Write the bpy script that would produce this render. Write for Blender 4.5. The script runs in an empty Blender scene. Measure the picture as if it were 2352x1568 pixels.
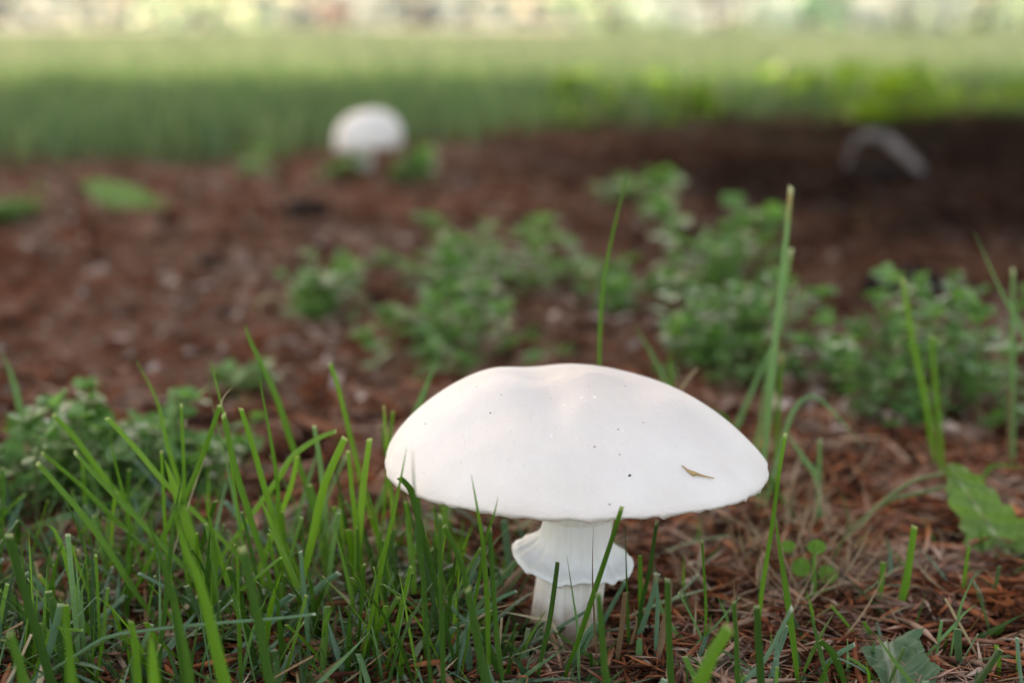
import bpy, bmesh, math, random
import numpy as np
from mathutils import Vector, Matrix, noise as mnoise

# ------------------------------------------------------------------ camera, sky, sun, exposure
SC = bpy.context.scene
COL = SC.collection
F = 3267.0                                   # focal length in pixels of a 2352 px wide frame (50 mm on 36 mm)
PITCH = math.radians(12.8)
CAMH = 0.155
CP, SP = math.cos(PITCH), math.sin(PITCH)

cam = bpy.data.cameras.new('camera')
cam.lens = 50.0
cam.sensor_width = 36.0
cam.clip_start = 0.01
cam.clip_end = 400.0
cam.dof.use_dof = True
cam.dof.focus_distance = 0.333
cam.dof.aperture_fstop = 7.4
cam.dof.aperture_blades = 0
camo = bpy.data.objects.new('camera', cam)
COL.objects.link(camo)
camo.location = (0, 0, CAMH)
camo.rotation_euler = (math.pi / 2 - PITCH, 0, 0)
SC.camera = camo

SUN_EL, SUN_AZ = math.radians(58), math.radians(-38)
SUNV = Vector((math.sin(SUN_AZ) * math.cos(SUN_EL), math.cos(SUN_AZ) * math.cos(SUN_EL), math.sin(SUN_EL)))
world = bpy.data.worlds.new('World')
SC.world = world
world.use_nodes = True
wn = world.node_tree.nodes
wn.clear()
sky = wn.new('ShaderNodeTexSky')
sky.sky_type = 'NISHITA'
sky.sun_disc = False
sky.sun_elevation = SUN_EL
sky.sun_rotation = SUN_AZ
sky.air_density = 0.7
sky.dust_density = 2.8
sky.ozone_density = 1.0
bg = wn.new('ShaderNodeBackground')
bg.inputs[1].default_value = 0.15
wo = wn.new('ShaderNodeOutputWorld')
world.node_tree.links.new(sky.outputs[0], bg.inputs[0])
world.node_tree.links.new(bg.outputs[0], wo.inputs[0])

sl = bpy.data.lights.new('sun', 'SUN')
sl.energy = 3.0
sl.angle = math.radians(0.53)
sl.color = (1.0, 0.985, 0.97)
so = bpy.data.objects.new('sun', sl)
COL.objects.link(so)
so.rotation_euler = SUNV.to_track_quat('Z', 'Y').to_euler()
so.location = (0, 0, 12)

vs = SC.view_settings
vs.view_transform = 'Standard'
vs.look = 'None'
vs.gamma = 1.0
vs.use_curve_mapping = False
vs.exposure = 2.58
vs.use_white_balance = True
vs.white_balance_temperature = 11200
vs.white_balance_tint = 11
SC.cycles.max_bounces = 8
SC.cycles.diffuse_bounces = 4
SC.cycles.transmission_bounces = 4
SC.cycles.transparent_max_bounces = 4
SC.cycles.sample_clamp_indirect = 6.0
SC.cycles.use_denoising = True

RND = random.Random(7)
NPR = np.random.default_rng(7)


# ------------------------------------------------------------------ helpers
def ray(px, py):
    u, v = (px - 1176) / F, (784 - py) / F
    return Vector((u, CP + v * SP, -SP + v * CP))


def at(px, py, Y):
    """Point on the sight line of a photo pixel at ground distance Y."""
    d = ray(px, py)
    return Vector((0, 0, CAMH)) + d * (Y / d.y)


def gz(x, y):
    """Height of the ground (works on floats and arrays)."""
    x = np.asarray(x, float)
    y = np.asarray(y, float)
    far = np.clip((y - 0.45) / 0.5, 0, 1)
    z = 0.0012 * np.sin(61 * x + 1.3) * np.sin(53 * y + .4) + 0.0009 * np.sin(117 * x + 70 * y) + .0008 * np.sin(140 * y - 55 * x + 2)
    z = z + far * (0.006 * np.sin(9 * x + 1.1) * np.sin(7.3 * y + 2.2) + 0.005 * np.sin(17 * x + 11 * y) + .004 * np.sin(27 * y - 15 * x + 1))
    z = z + far * (.0030 * np.sin(83 * x + 2 * np.sin(31 * y)) * np.sin(71 * y + 2 * np.sin(37 * x)) + .0022 * np.sin(133 * x + 90 * y + 3 * np.sin(23 * x)))
    far2 = np.clip((y - 2.5) / 4, 0, 1)
    z = z * (1 - far2 * .6) + far2 * .02 * np.sin(.9 * x + .5) * np.sin(.7 * y)
    # low rise around the foot of the tree
    z = z + .05 * np.exp(-(((x - 1.35) / .55) ** 2 + ((y - 2.05) / .6) ** 2))
    return z


def ground_px(px, py):
    d = ray(px, py)
    t = CAMH / -d.z
    for _ in range(4):
        p = d * t
        t = (CAMH - float(gz(p.x, p.y))) / -d.z
    return Vector((0, 0, CAMH)) + d * t


def link(name, me, mat=None, parent=None):
    o = bpy.data.objects.new(name, me)
    COL.objects.link(o)
    if mat is not None and me is not None:
        for m in (mat if isinstance(mat, (list, tuple)) else [mat]):
            me.materials.append(m)
    if parent is not None:
        o.parent = parent
        o.matrix_parent_inverse = Matrix.Translation(-parent.location)
    return o


def empty(name, loc):
    o = bpy.data.objects.new(name, None)
    o.empty_display_size = .01
    COL.objects.link(o)
    o.location = loc
    return o


def tag(o, label=None, cat=None, group=None, kind=None):
    if label:
        o['label'] = label
    if cat:
        o['category'] = cat
    if group:
        o['group'] = group
    if kind:
        o['kind'] = kind
    return o


def np_mesh(name, V, Q, UV=None, smooth=True, mi=None):
    """V (n,3); Q (m,4) quads or (m,3) triangles; UV per loop (m*k,2); mi material index per face."""
    V = np.asarray(V, np.float32)
    Q = np.asarray(Q, np.int32)
    k = Q.shape[1]
    me = bpy.data.meshes.new(name)
    me.vertices.add(len(V))
    me.vertices.foreach_set('co', V.ravel())
    me.loops.add(Q.size)
    me.loops.foreach_set('vertex_index', Q.ravel())
    me.polygons.add(len(Q))
    me.polygons.foreach_set('loop_start', np.arange(0, Q.size, k, dtype=np.int32))
    me.polygons.foreach_set('loop_total', np.full(len(Q), k, np.int32))
    if smooth:
        me.polygons.foreach_set('use_smooth', np.ones(len(Q), bool))
    if mi is not None:
        me.polygons.foreach_set('material_index', np.asarray(mi, np.int32))
    if UV is not None:
        uv = me.uv_layers.new(name='UVMap')
        uv.data.foreach_set('uv', np.asarray(UV, np.float32).ravel())
    me.update(calc_edges=True)
    me.validate()
    return me


# ------------------------------------------------------------------ materials
def new_mat(name):
    m = bpy.data.materials.new(name)
    m.use_nodes = True
    nt = m.node_tree
    nt.nodes.clear()
    return m, nt, nt.nodes, nt.links


def ramp(nt, fac, stops, interp='LINEAR'):
    r = nt.nodes.new('ShaderNodeValToRGB')
    r.color_ramp.interpolation = interp
    e = r.color_ramp.elements
    while len(e) < len(stops):
        e.new(.5)
    for el, (p, c) in zip(e, stops):
        el.position = p
        el.color = (*c, 1)
    nt.links.new(fac, r.inputs[0])
    return r.outputs[0]


def tex_noise(nt, scale, detail=3, rough=.55, vec=None):
    n = nt.nodes.new('ShaderNodeTexNoise')
    n.inputs['Scale'].default_value = scale
    n.inputs['Detail'].default_value = detail
    n.inputs['Roughness'].default_value = rough
    if vec is not None:
        nt.links.new(vec, n.inputs['Vector'])
    return n.outputs[0]


def mixc(nt, fac, a, b, mode='MIX'):
    m = nt.nodes.new('ShaderNodeMix')
    m.data_type = 'RGBA'
    m.blend_type = mode
    for s, v in ((0, fac), (6, a), (7, b)):
        if hasattr(v, 'is_output') or isinstance(v, bpy.types.NodeSocket):
            nt.links.new(v, m.inputs[s])
        elif s == 0:
            m.inputs[0].default_value = v
        else:
            m.inputs[s].default_value = (*v, 1)
    return m.outputs[2]


def mathn(nt, op, a, b=None, clamp=False):
    m = nt.nodes.new('ShaderNodeMath')
    m.operation = op
    m.use_clamp = clamp
    for i, v in enumerate((a, b)):
        if v is None:
            continue
        if isinstance(v, bpy.types.NodeSocket):
            nt.links.new(v, m.inputs[i])
        else:
            m.inputs[i].default_value = v
    return m.outputs[0]


def coord(nt, which='Object'):
    return nt.nodes.new('ShaderNodeTexCoord').outputs[which]


def bump(nt, h, strength, dist):
    b = nt.nodes.new('ShaderNodeBump')
    b.inputs['Strength'].default_value = strength
    b.inputs['Distance'].default_value = dist
    nt.links.new(h, b.inputs['Height'])
    return b.outputs[0]


def principled(nt, color, rough=.6, normal=None, spec=.4, sss=0, sssr=(.002, .0012, .0008)):
    p = nt.nodes.new('ShaderNodeBsdfPrincipled')
    if isinstance(color, bpy.types.NodeSocket):
        nt.links.new(color, p.inputs['Base Color'])
    else:
        p.inputs['Base Color'].default_value = (*color, 1)
    if isinstance(rough, bpy.types.NodeSocket):
        nt.links.new(rough, p.inputs['Roughness'])
    else:
        p.inputs['Roughness'].default_value = rough
    p.inputs['Specular IOR Level'].default_value = spec
    if sss:
        p.inputs['Subsurface Weight'].default_value = sss
        p.inputs['Subsurface Radius'].default_value = (1, .6, .4)
        p.inputs['Subsurface Scale'].default_value = sssr[0]
    if normal is not None:
        nt.links.new(normal, p.inputs['Normal'])
    return p.outputs[0]


def output(nt, shader):
    o = nt.nodes.new('ShaderNodeOutputMaterial')
    nt.links.new(shader, o.inputs[0])


def leaf_shader(nt, color, rough, normal, trans, spec=.4, tcol=None):
    p = principled(nt, color, rough, normal, spec)
    t = nt.nodes.new('ShaderNodeBsdfTranslucent')
    c2 = tcol if tcol is not None else mixc(nt, 1.0, color, (1.15, 1.35, .7), 'MULTIPLY')
    nt.links.new(c2, t.inputs[0])
    mx = nt.nodes.new('ShaderNodeMixShader')
    mx.inputs[0].default_value = trans
    nt.links.new(p, mx.inputs[1])
    nt.links.new(t.outputs[0], mx.inputs[2])
    output(nt, mx.outputs[0])


def rnd_value(nt):
    """Random per piece: per object and per loose island."""
    oi = nt.nodes.new('ShaderNodeObjectInfo').outputs['Random']
    gi = nt.nodes.new('ShaderNodeNewGeometry').outputs['Random Per Island']
    return mathn(nt, 'FRACT', mathn(nt, 'ADD', oi, gi))


def grass_mat(name, c_lo, c_hi, base, tip, rough=.45, trans=.35):
    m, nt, N, L = new_mat(name)
    uv = nt.nodes.new('ShaderNodeSeparateXYZ')
    L.new(coord(nt, 'UV'), uv.inputs[0])
    u, v = uv.outputs[0], uv.outputs[1]
    r = rnd_value(nt)
    c = mixc(nt, r, c_lo, c_hi)
    # long veins
    w = mathn(nt, 'SINE', mathn(nt, 'MULTIPLY', u, 62.0))
    wv = mathn(nt, 'MULTIPLY_ADD', w, .12)
    wv.node.inputs[2].default_value = .95
    cv = nt.nodes.new('ShaderNodeCombineColor')
    for i in range(3):
        L.new(wv, cv.inputs[i])
    c = mixc(nt, 1.0, c, cv.outputs[0], 'MULTIPLY')
    # paler blotches and scuffs
    n1 = tex_noise(nt, 160, 4)
    c = mixc(nt, ramp(nt, n1, [(.60, (0, 0, 0)), (.72, (.55, .55, .55))]), c, tip)
    n2 = tex_noise(nt, 45, 2)
    c = mixc(nt, mathn(nt, 'MULTIPLY', n2, .5), c, (c_lo[0] * .6, c_lo[1] * .65, c_lo[2] * .6))
    # sheath end and cut end
    c = mixc(nt, ramp(nt, v, [(.0, (.7, .7, .7)), (.10, (0, 0, 0))]), c, base)
    vn = mathn(nt, 'ADD', v, mathn(nt, 'MULTIPLY', mathn(nt, 'SUBTRACT', tex_noise(nt, 700, 2), .5), .04))
    brown = ramp(nt, mathn(nt, 'FRACT', mathn(nt, 'MULTIPLY', r, 7.0)), [(.92, (0, 0, 0)), (.93, (1, 1, 1))])
    c = mixc(nt, mathn(nt, 'MULTIPLY', brown, ramp(nt, vn, [(.91, (0, 0, 0)), (.98, (.9, .9, .9))])), c, (.30, .20, .10))
    c = mixc(nt, ramp(nt, vn, [(.978, (0, 0, 0)), (.992, (.85, .85, .85))]), c, tip)
    leaf_shader(nt, c, rough, bump(nt, w, .15, .0001), trans, .3)
    return m


GM = {
    'g': grass_mat('grass_green', (.056, .160, .018), (.110, .265, .032), (.10, .14, .05), (.36, .40, .22), .45, .42),
    'd': grass_mat('grass_dark', (.016, .062, .010), (.050, .150, .022), (.07, .10, .035), (.32, .35, .22), .45, .38),
    'b': grass_mat('grass_bluish', (.062, .150, .088), (.115, .230, .145), (.12, .16, .10), (.46, .50, .42), .36, .22),
    'y': grass_mat('grass_yellowish', (.105, .245, .030), (.165, .340, .050), (.14, .18, .06), (.42, .46, .26), .45, .42),
    'p': grass_mat('grass_pale', (.090, .205, .085), (.140, .285, .125), (.18, .22, .11), (.42, .46, .33)),
    's': grass_mat('straw_pale', (.34, .26, .17), (.58, .48, .34), (.26, .18, .10), (.50, .42, .30), .6, .15),
    'n': grass_mat('straw_brown', (.12, .065, .033), (.24, .145, .075), (.10, .06, .03), (.25, .17, .09), .65, .1),
}
GK = list(GM)


def ramp_mat(name, stops, rough=.7, trans=0, noise_scale=80, spec=.3, pos_dark=None, tint=None):
    m, nt, N, L = new_mat(name)
    c = ramp(nt, rnd_value(nt), stops)
    n = tex_noise(nt, noise_scale, 3)
    c = mixc(nt, mathn(nt, 'MULTIPLY', n, .5), c, tuple(v * .5 for v in stops[len(stops) // 2][1]))
    if pos_dark:
        c = pos_dark(nt, c)
    if trans:
        leaf_shader(nt, c, rough, None, trans, spec, mixc(nt, 1.0, c, tint, 'MULTIPLY') if tint else None)
    else:
        output(nt, principled(nt, c, rough, None, spec))
    return m


def humus(nt, c):
    """Dark humus and bark crumbs round the tree foot, the deep shade there painted in."""
    g = nt.nodes.new('ShaderNodeNewGeometry').outputs['Position']
    vm = nt.nodes.new('ShaderNodeVectorMath')
    vm.operation = 'DISTANCE'
    nt.links.new(g, vm.inputs[0])
    vm.inputs[1].default_value = (.92, 1.42, 0)
    n = tex_noise(nt, 5, 4)
    d = mathn(nt, 'ADD', vm.outputs['Value'], mathn(nt, 'MULTIPLY', mathn(nt, 'SUBTRACT', n, .5), .9))
    f = ramp(nt, mathn(nt, 'MULTIPLY', d, .5), [(.30, (1, 1, 1)), (.53, (0, 0, 0))])
    # patches of different litter: dark crumb, rust needles, bleached needles
    n2_ = tex_noise(nt, 48, 4, .6, g)
    c = mixc(nt, ramp(nt, n2_, [(.36, (.9, .9, .9)), (.46, (0, 0, 0))]), c, (.022, .012, .010))
    c = mixc(nt, ramp(nt, n2_, [(.49, (0, 0, 0)), (.64, (.60, .60, .60))]), c, (.46, .33, .265))
    n3_ = tex_noise(nt, 30, 3, .6, g)
    c = mixc(nt, ramp(nt, n3_, [(.58, (0, 0, 0)), (.70, (.6, .6, .6))]), c, (.38, .115, .045))
    return mixc(nt, mathn(nt, 'MULTIPLY', f, .93), c, (.016, .011, .009))


LIT = [(0, (.014, .008, .007)), (.14, (.020, .011, .009)), (.30, (.105, .038, .025)), (.46, (.24, .080, .046)), (.64, (.35, .118, .060)),
       (.77, (.47, .170, .075)), (.88, (.40, .25, .17)), (1, (.52, .42, .35))]
M_litter = ramp_mat('needle_litter', LIT, .8, 0, 300, 0, humus)
M_straw = ramp_mat('dead_straw', [(0, (.12, .06, .03)), (.5, (.30, .20, .12)), (1, (.50, .41, .28))], .6, .12, 80, .1)
M_weed = ramp_mat('chickweed_leaf', [(0, (.085, .225, .060)), (.5, (.130, .300, .095)), (1, (.23, .41, .19))], .32, .45, 120, .5)
M_bright = ramp_mat('bright_weed_leaf', [(0, (.12, .24, .03)), (1, (.24, .38, .07))], .45, .5, 40, .2)
M_weedstem = ramp_mat('chickweed_stem', [(0, (.10, .16, .05)), (1, (.16, .20, .08))], .5, .2)
M_lawn = ramp_mat('lawn_blade', [(0, (.055, .112, .058)), (.5, (.090, .170, .084)), (.85, (.145, .225, .120)), (1, (.25, .28, .19))], .5, .45, 40, .1, None, (1.1, 1.2, .85))
M_sunlitlawn = ramp_mat('sunlit_lawn_blade', [(0, (.095, .145, .100)), (.5, (.140, .195, .138)), (.85, (.18, .23, .17)), (1, (.25, .28, .23))], .5, .45, 40, .1, None, (1.15, 1.15, .95))  # far sunlight painted in as a paler copy of the lawn colour
M_crown = ramp_mat('conifer_spray', [(0, (.022, .050, .018)), (1, (.050, .090, .030))], .6, .25, 20)
M_shrub = ramp_mat('shrub_leaf', [(0, (.18, .31, .21)), (.6, (.28, .41, .30)), (1, (.48, .56, .48))], .45, .5, 20, .3, None, (1.1, 1.2, 1.0))
M_petal = ramp_mat('white_petal', [(0, (.72, .72, .70)), (1, (.85, .85, .82))], .5, .35, 50)
M_pebble = ramp_mat('pebble_stone', [(0, (.42, .38, .36)), (1, (.60, .58, .57))], .5, 0, 400)
M_clod = ramp_mat('black_clod', [(0, (.012, .010, .010)), (1, (.028, .022, .020))], .85, 0, 300, 0)
M_rust = ramp_mat('rotten_wood', [(0, (.26, .070, .022)), (1, (.38, .120, .035))], .8, 0, 500)
M_terracotta = ramp_mat('terracotta', [(0, (.60, .45, .36)), (1, (.66, .50, .41))], .8, 0, 20)


def bark_mat(name, a, b, sc):
    m, nt, N, L = new_mat(name)
    mp = nt.nodes.new('ShaderNodeMapping')
    mp.inputs['Scale'].default_value = (1, 1, .15)
    L.new(coord(nt, 'Object'), mp.inputs[0])
    n = tex_noise(nt, sc, 5, .65, mp.outputs[0])
    c = ramp(nt, n, [(.3, a), (.7, b)])
    output(nt, principled(nt, c, .85, bump(nt, n, .8, .02), .2))
    return m


M_bark = bark_mat('conifer_bark', (.045, .025, .018), (.15, .085, .055), 14)
M_root = bark_mat('grey_root', (.07, .066, .070), (.20, .19, .20), 60)

# ground sheet
m, nt, N, L = new_mat('ground_soil')
pos = nt.nodes.new('ShaderNodeNewGeometry').outputs['Position']
n1 = tex_noise(nt, 150, 5, .7, pos)
n2 = tex_noise(nt, 22, 4, .6, pos)
c = ramp(nt, n1, [(.28, (.018, .010, .008)), (.45, (.110, .045, .028)), (.60, (.270, .105, .060)), (.75, (.44, .27, .18))])
c = mixc(nt, ramp(nt, n2, [(.45, (0, 0, 0)), (.62, (.75, .75, .75))]), c, (.26, .18, .135))
c = humus(nt, c)
sx = nt.nodes.new('ShaderNodeSeparateXYZ')
L.new(pos, sx.inputs[0])
grassy = mathn(nt, 'ADD', mathn(nt, 'MULTIPLY', sx.outputs[1], 1 / 6.0), mathn(nt, 'MULTIPLY', tex_noise(nt, 2.5, 3, .6, pos), .25))
fg = ramp(nt, grassy, [(.40, (0, 0, 0)), (.52, (1, 1, 1))])
c = mixc(nt, fg, c, ramp(nt, tex_noise(nt, 30, 4, .6, pos), [(.3, (.045, .070, .045)), (.7, (.095, .125, .082))]))
output(nt, principled(nt, c, .9, bump(nt, n1, .7, .004), 0))
M_ground = m

m, nt, N, L = new_mat('pink_gravel')
c = ramp(nt, tex_noise(nt, 8, 5, .7), [(.3, (.105, .092, .094)), (.7, (.150, .132, .134))])
output(nt, principled(nt, c, .85, None, .2))
M_path = m

# mushroom flesh
m, nt, N, L = new_mat('mushroom_cap')
oc = coord(nt, 'Object')
nA = tex_noise(nt, 45, 3, .5, oc)
c = ramp(nt, nA, [(.3, (.700, .660, .630)), (.7, (.780, .748, .722))])
# crown of the cap tinted darker buff, with overhead shade painted in
vm = nt.nodes.new('ShaderNodeVectorMath')
vm.operation = 'DISTANCE'
L.new(oc, vm.inputs[0])
vm.inputs[1].default_value = (.006, .004, .069)
f = ramp(nt, mathn(nt, 'MULTIPLY', vm.outputs['Value'], 20), [(.12, (.85, .85, .85)), (.80, (0, 0, 0))])
c = mixc(nt, f, c, (.570, .520, .492))
vo = nt.nodes.new('ShaderNodeTexVoronoi')
vo.inputs['Scale'].default_value = 330
L.new(oc, vo.inputs['Vector'])
vr = nt.nodes.new('ShaderNodeSeparateColor')
L.new(vo.outputs['Color'], vr.inputs[0])
dots = mathn(nt, 'MULTIPLY', ramp(nt, vo.outputs['Distance'], [(.07, (1, 1, 1)), (.13, (0, 0, 0))]), ramp(nt, vr.outputs[0], [(.84, (0, 0, 0)), (.86, (1, 1, 1))]))
c = mixc(nt, mathn(nt, 'MULTIPLY', dots, .75), c, (.20, .14, .10))
nB = tex_noise(nt, 1500, 4, .6, oc)
mp = nt.nodes.new('ShaderNodeMapping')
mp.inputs['Scale'].default_value = (1, 1, .4)
L.new(oc, mp.inputs[0])
nC = tex_noise(nt, 420, 5, .65, mp.outputs[0])
c = mixc(nt, ramp(nt, nC, [(.64, (0, 0, 0)), (.74, (.35, .35, .35))]), c, (.55, .49, .45))
bm1 = mathn(nt, 'ADD', mathn(nt, 'MULTIPLY', nB, .5), nC)
nD = tex_noise(nt, 130, 3, .5, oc)
bm1 = mathn(nt, 'ADD', bm1, mathn(nt, 'MULTIPLY', nD, 2.2))
output(nt, principled(nt, c, .62, bump(nt, bm1, .6, .0006), .10, .12, (.0012,)))
M_cap = m

m, nt, N, L = new_mat('mushroom_stem')
oc = coord(nt, 'Object')
mp = nt.nodes.new('ShaderNodeMapping')
mp.inputs['Scale'].default_value = (1, 1, .05)
L.new(oc, mp.inputs[0])
nF = tex_noise(nt, 900, 4, .6, mp.outputs[0])
c = ramp(nt, nF, [(.32, (.68, .64, .59)), (.58, (.80, .77, .73))])
st = tex_noise(nt, 260, 4, .6, oc)
c = mixc(nt, ramp(nt, st, [(.62, (0, 0, 0)), (.72, (.8, .8, .8))]), c, (.55, .42, .28))
sz = nt.nodes.new('ShaderNodeSeparateXYZ')
L.new(oc, sz.inputs[0])
dz = mathn(nt, 'ADD', mathn(nt, 'MULTIPLY', sz.outputs[2], 60), mathn(nt, 'SUBTRACT', tex_noise(nt, 320, 4, .7, oc), .5))
c = mixc(nt, ramp(nt, dz, [(.15, (.85, .85, .85)), (.62, (0, 0, 0))]), c, (.34, .22, .13))
output(nt, principled(nt, c, .65, bump(nt, nF, .25, .0003), .2, .15, (.0015,)))
M_stem = m

m, nt, N, L = new_mat('mushroom_ring')
oc = coord(nt, 'Object')
mp = nt.nodes.new('ShaderNodeMapping')
mp.inputs['Scale'].default_value = (1, 1, .08)
L.new(oc, mp.inputs[0])
nF = tex_noise(nt, 700, 3, .6, mp.outputs[0])
c = ramp(nt, nF, [(.3, (.80, .80, .79)), (.6, (.87, .87, .86))])
output(nt, principled(nt, c, .55, bump(nt, nF, .25, .0003), .3, .25, (.002,)))
M_ring = m
m, nt, N, L = new_mat('mushroom_gills')
output(nt, principled(nt, (.42, .31, .27), .7, None, .2))
M_gill = m
m, nt, N, L = new_mat('cap_wart')
output(nt, principled(nt, (.80, .77, .75), .65, None, .15, 0))
M_wart = m
m, nt, N, L = new_mat('dirt_speck')
output(nt, principled(nt, (.03, .022, .015), .7, None, .2))
M_speck = m
m, nt, N, L = new_mat('buff_needle')
output(nt, principled(nt, (.42, .29, .14), .6, None, .3))
M_needle = m


def broad_mat(name, lo, hi, rib, trans=.3, rough=.38):
    m, nt, N, L = new_mat(name)
    uv = nt.nodes.new('ShaderNodeSeparateXYZ')
    L.new(coord(nt, 'UV'), uv.inputs[0])
    n = tex_noise(nt, 90, 4)
    c = mixc(nt, n, lo, hi)
    au = mathn(nt, 'ABSOLUTE', mathn(nt, 'SUBTRACT', uv.outputs[0], .5))
    # side veins slanting off the midrib
    s = mathn(nt, 'SINE', mathn(nt, 'SUBTRACT', mathn(nt, 'MULTIPLY', uv.outputs[1], 62), mathn(nt, 'MULTIPLY', au, 26)))
    c = mixc(nt, ramp(nt, s, [(.80, (0, 0, 0)), (1, (.22, .22, .22))]), c, rib)
    c = mixc(nt, ramp(nt, au, [(.022, (.9, .9, .9)), (.05, (0, 0, 0))]), c, rib)
    b = mathn(nt, 'ADD', mathn(nt, 'MULTIPLY', s, -.4), tex_noise(nt, 220, 3))
    leaf_shader(nt, c, rough, bump(nt, b, .5, .0008), trans, .18)
    return m


M_dand = broad_mat('dandelion_leaf', (.11, .23, .055), (.19, .33, .105), (.38, .48, .28))
M_dand2 = broad_mat('dandelion_leaf_dark', (.050, .125, .056), (.082, .18, .085), (.34, .42, .32), .2, .45)


# ------------------------------------------------------------------ ground
def build_ground():
    ys = np.concatenate([np.linspace(-3, .1, 14), np.linspace(.13, .75, 130), np.linspace(.76, 3.2, 190), np.geomspace(3.25, 300, 60)])
    xs = np.concatenate([-np.geomspace(300, .8, 34), np.linspace(-.79, -.42, 40), np.linspace(-.415, .415, 170), np.linspace(.42, .79, 40), np.geomspace(.8, 300, 34)])
    X, Y = np.meshgrid(xs, ys)
    Z = gz(X, Y)
    near = (Y > .1) & (Y < 3.2) & (abs(X) < 1.6)
    fine = NPR.normal(0, .0012, X.shape) * near
    Z = Z + fine
    n, k = len(ys), len(xs)
    idx = np.arange(n * k).reshape(n, k)
    Q = np.stack([idx[:-1, :-1], idx[:-1, 1:], idx[1:, 1:], idx[1:, :-1]], -1).reshape(-1, 4)
    me = np_mesh('ground', np.stack([X, Y, Z], -1).reshape(-1, 3), Q)
    tag(link('ground', me, M_ground), 'red brown soil and lawn ground under the litter', kind='structure')


build_ground()


def slab(name, x0, x1, y0, y1, z0, z1, mat):
    bm = bmesh.new()
    bmesh.ops.create_cube(bm, size=1)
    for v in bm.verts:
        v.co = Vector((x0 + (x1 - x0) * (v.co.x + .5), y0 + (y1 - y0) * (v.co.y + .5), z0 + (z1 - z0) * (v.co.z + .5)))
    me = bpy.data.meshes.new(name)
    bm.to_mesh(me)
    bm.free()
    return link(name, me, mat)


tag(slab('path', -30, 1.2, 16, 23.5, -.05, .03, M_path), 'pale pink gravel path beyond the lawn', kind='structure')


# ------------------------------------------------------------------ conifers: the root's tree, and one added to shade the near ground
def tube(pts, radii, n=8):
    """Closed tapered tube round a list of points; returns V, Q."""
    pts = [Vector(p) for p in pts]
    V, Q = [], []
    up = Vector((0, 0, 1))
    for i, p in enumerate(pts):
        t = (pts[min(i + 1, len(pts) - 1)] - pts[max(i - 1, 0)]).normalized()
        a = t.cross(up)
        if a.length < 1e-3:
            a = t.cross(Vector((1, 0, 0)))
        a.normalize()
        b = t.cross(a)
        for k in range(n):
            w = 2 * math.pi * k / n
            V.append(tuple(p + (a * math.cos(w) + b * math.sin(w)) * radii[i]))
    for i in range(len(pts) - 1):
        for k in range(n):
            k2 = (k + 1) % n
            Q.append((i * n + k, i * n + k2, (i + 1) * n + k2, (i + 1) * n + k))
    return V, Q


def catmull(P, n):
    P = [Vector(p) for p in P]
    P = [P[0] * 2 - P[1]] + P + [P[-1] * 2 - P[-2]]
    out = []
    m = len(P) - 3
    for i in range(n + 1):
        t = i / n * m
        k = min(int(t), m - 1)
        t -= k
        a, b, c, d = P[k:k + 4]
        out.append(.5 * (2 * b + (c - a) * t + (2 * a - 5 * b + 4 * c - d) * t * t + (3 * b - a - 3 * c + d) * t ** 3))
    return out


def leaf_cards(centres, size, jitter_up=.3, rng=NPR, asp=.5):
    """Pointed rhombic leaf faces at the centres. Returns V, Q."""
    n = len(centres)
    d = rng.normal(size=(n, 3))
    d[:, 2] *= jitter_up
    d /= np.linalg.norm(d, axis=1)[:, None]
    r = rng.normal(size=(n, 3))
    w = np.cross(d, r)
    w /= np.linalg.norm(w, axis=1)[:, None]
    s = size * rng.uniform(.6, 1.3, n)[:, None]
    V = np.stack([centres - d * s * .5, centres + w * s * asp * .5, centres + d * s * .5, centres - w * s * asp * .5], 1).reshape(-1, 3)
    Q = np.arange(4 * n).reshape(n, 4)
    return V, Q


TREE = Vector((1.35, 2.05, 0))


def conifer(label, base, centre, radii, count, limbs, seed):
    rng = np.random.default_rng(seed)
    t = empty('conifer_tree', base)
    tag(t, label, 'tree', 'conifers over the litter')
    tp = [(base.x + .02 * math.sin(i), base.y + .02 * math.cos(i * 1.3), z) for i, z in enumerate((-.15, .05, .2, .5, 1.2, 2.5, 4, 6, 7.2))]
    V, Q = tube(tp, (.42, .36, .29, .25, .23, .21, .17, .10, .02), 18)
    link('trunk', np_mesh('trunk', V, Q), M_bark, t)
    for i in range(limbs):
        a = i * 2.4
        z0 = 2.3 + i * .3
        L_ = min(radii[0], radii[1]) * .85
        e = (centre[0] + math.cos(a) * L_, centre[1] + math.sin(a) * L_, z0 + .6)
        V, Q = tube(catmull([(base.x, base.y, z0), ((base.x + e[0]) / 2, (base.y + e[1]) / 2, z0 + .35), e], 6), np.linspace(.06, .01, 7), 6)
        link('branch', np_mesh('branch', V, Q), M_bark, t)
    q = rng.normal(size=(count, 3))
    q /= np.linalg.norm(q, axis=1)[:, None]
    q *= rng.uniform(.05, 1.12, count)[:, None] ** .8
    q = q * np.array(radii) + np.array(centre)
    q += .25 * np.sin(q[:, [1, 2, 0]] * 5)
    V, Q = leaf_cards(q, .30, .5, rng)
    tag(link('crown', np_mesh('crown', V, Q, smooth=False), M_crown, t), kind='stuff')
    return t


tree = conifer('conifer with a weathered grey root arching out of dark litter', TREE, (2.0, 2.3, 5.2), (1.5, 1.6, 2.2), 11000, 9, 21)
conifer('unseen conifer added so its broad crown shades the mushrooms', Vector((-2.35, 2.5, 0)), (-1.75, 2.05, 4.6), (3.2, 2.3, 2.2), 36000, 12, 22)  # added out of view to block the sun over the near ground
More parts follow.
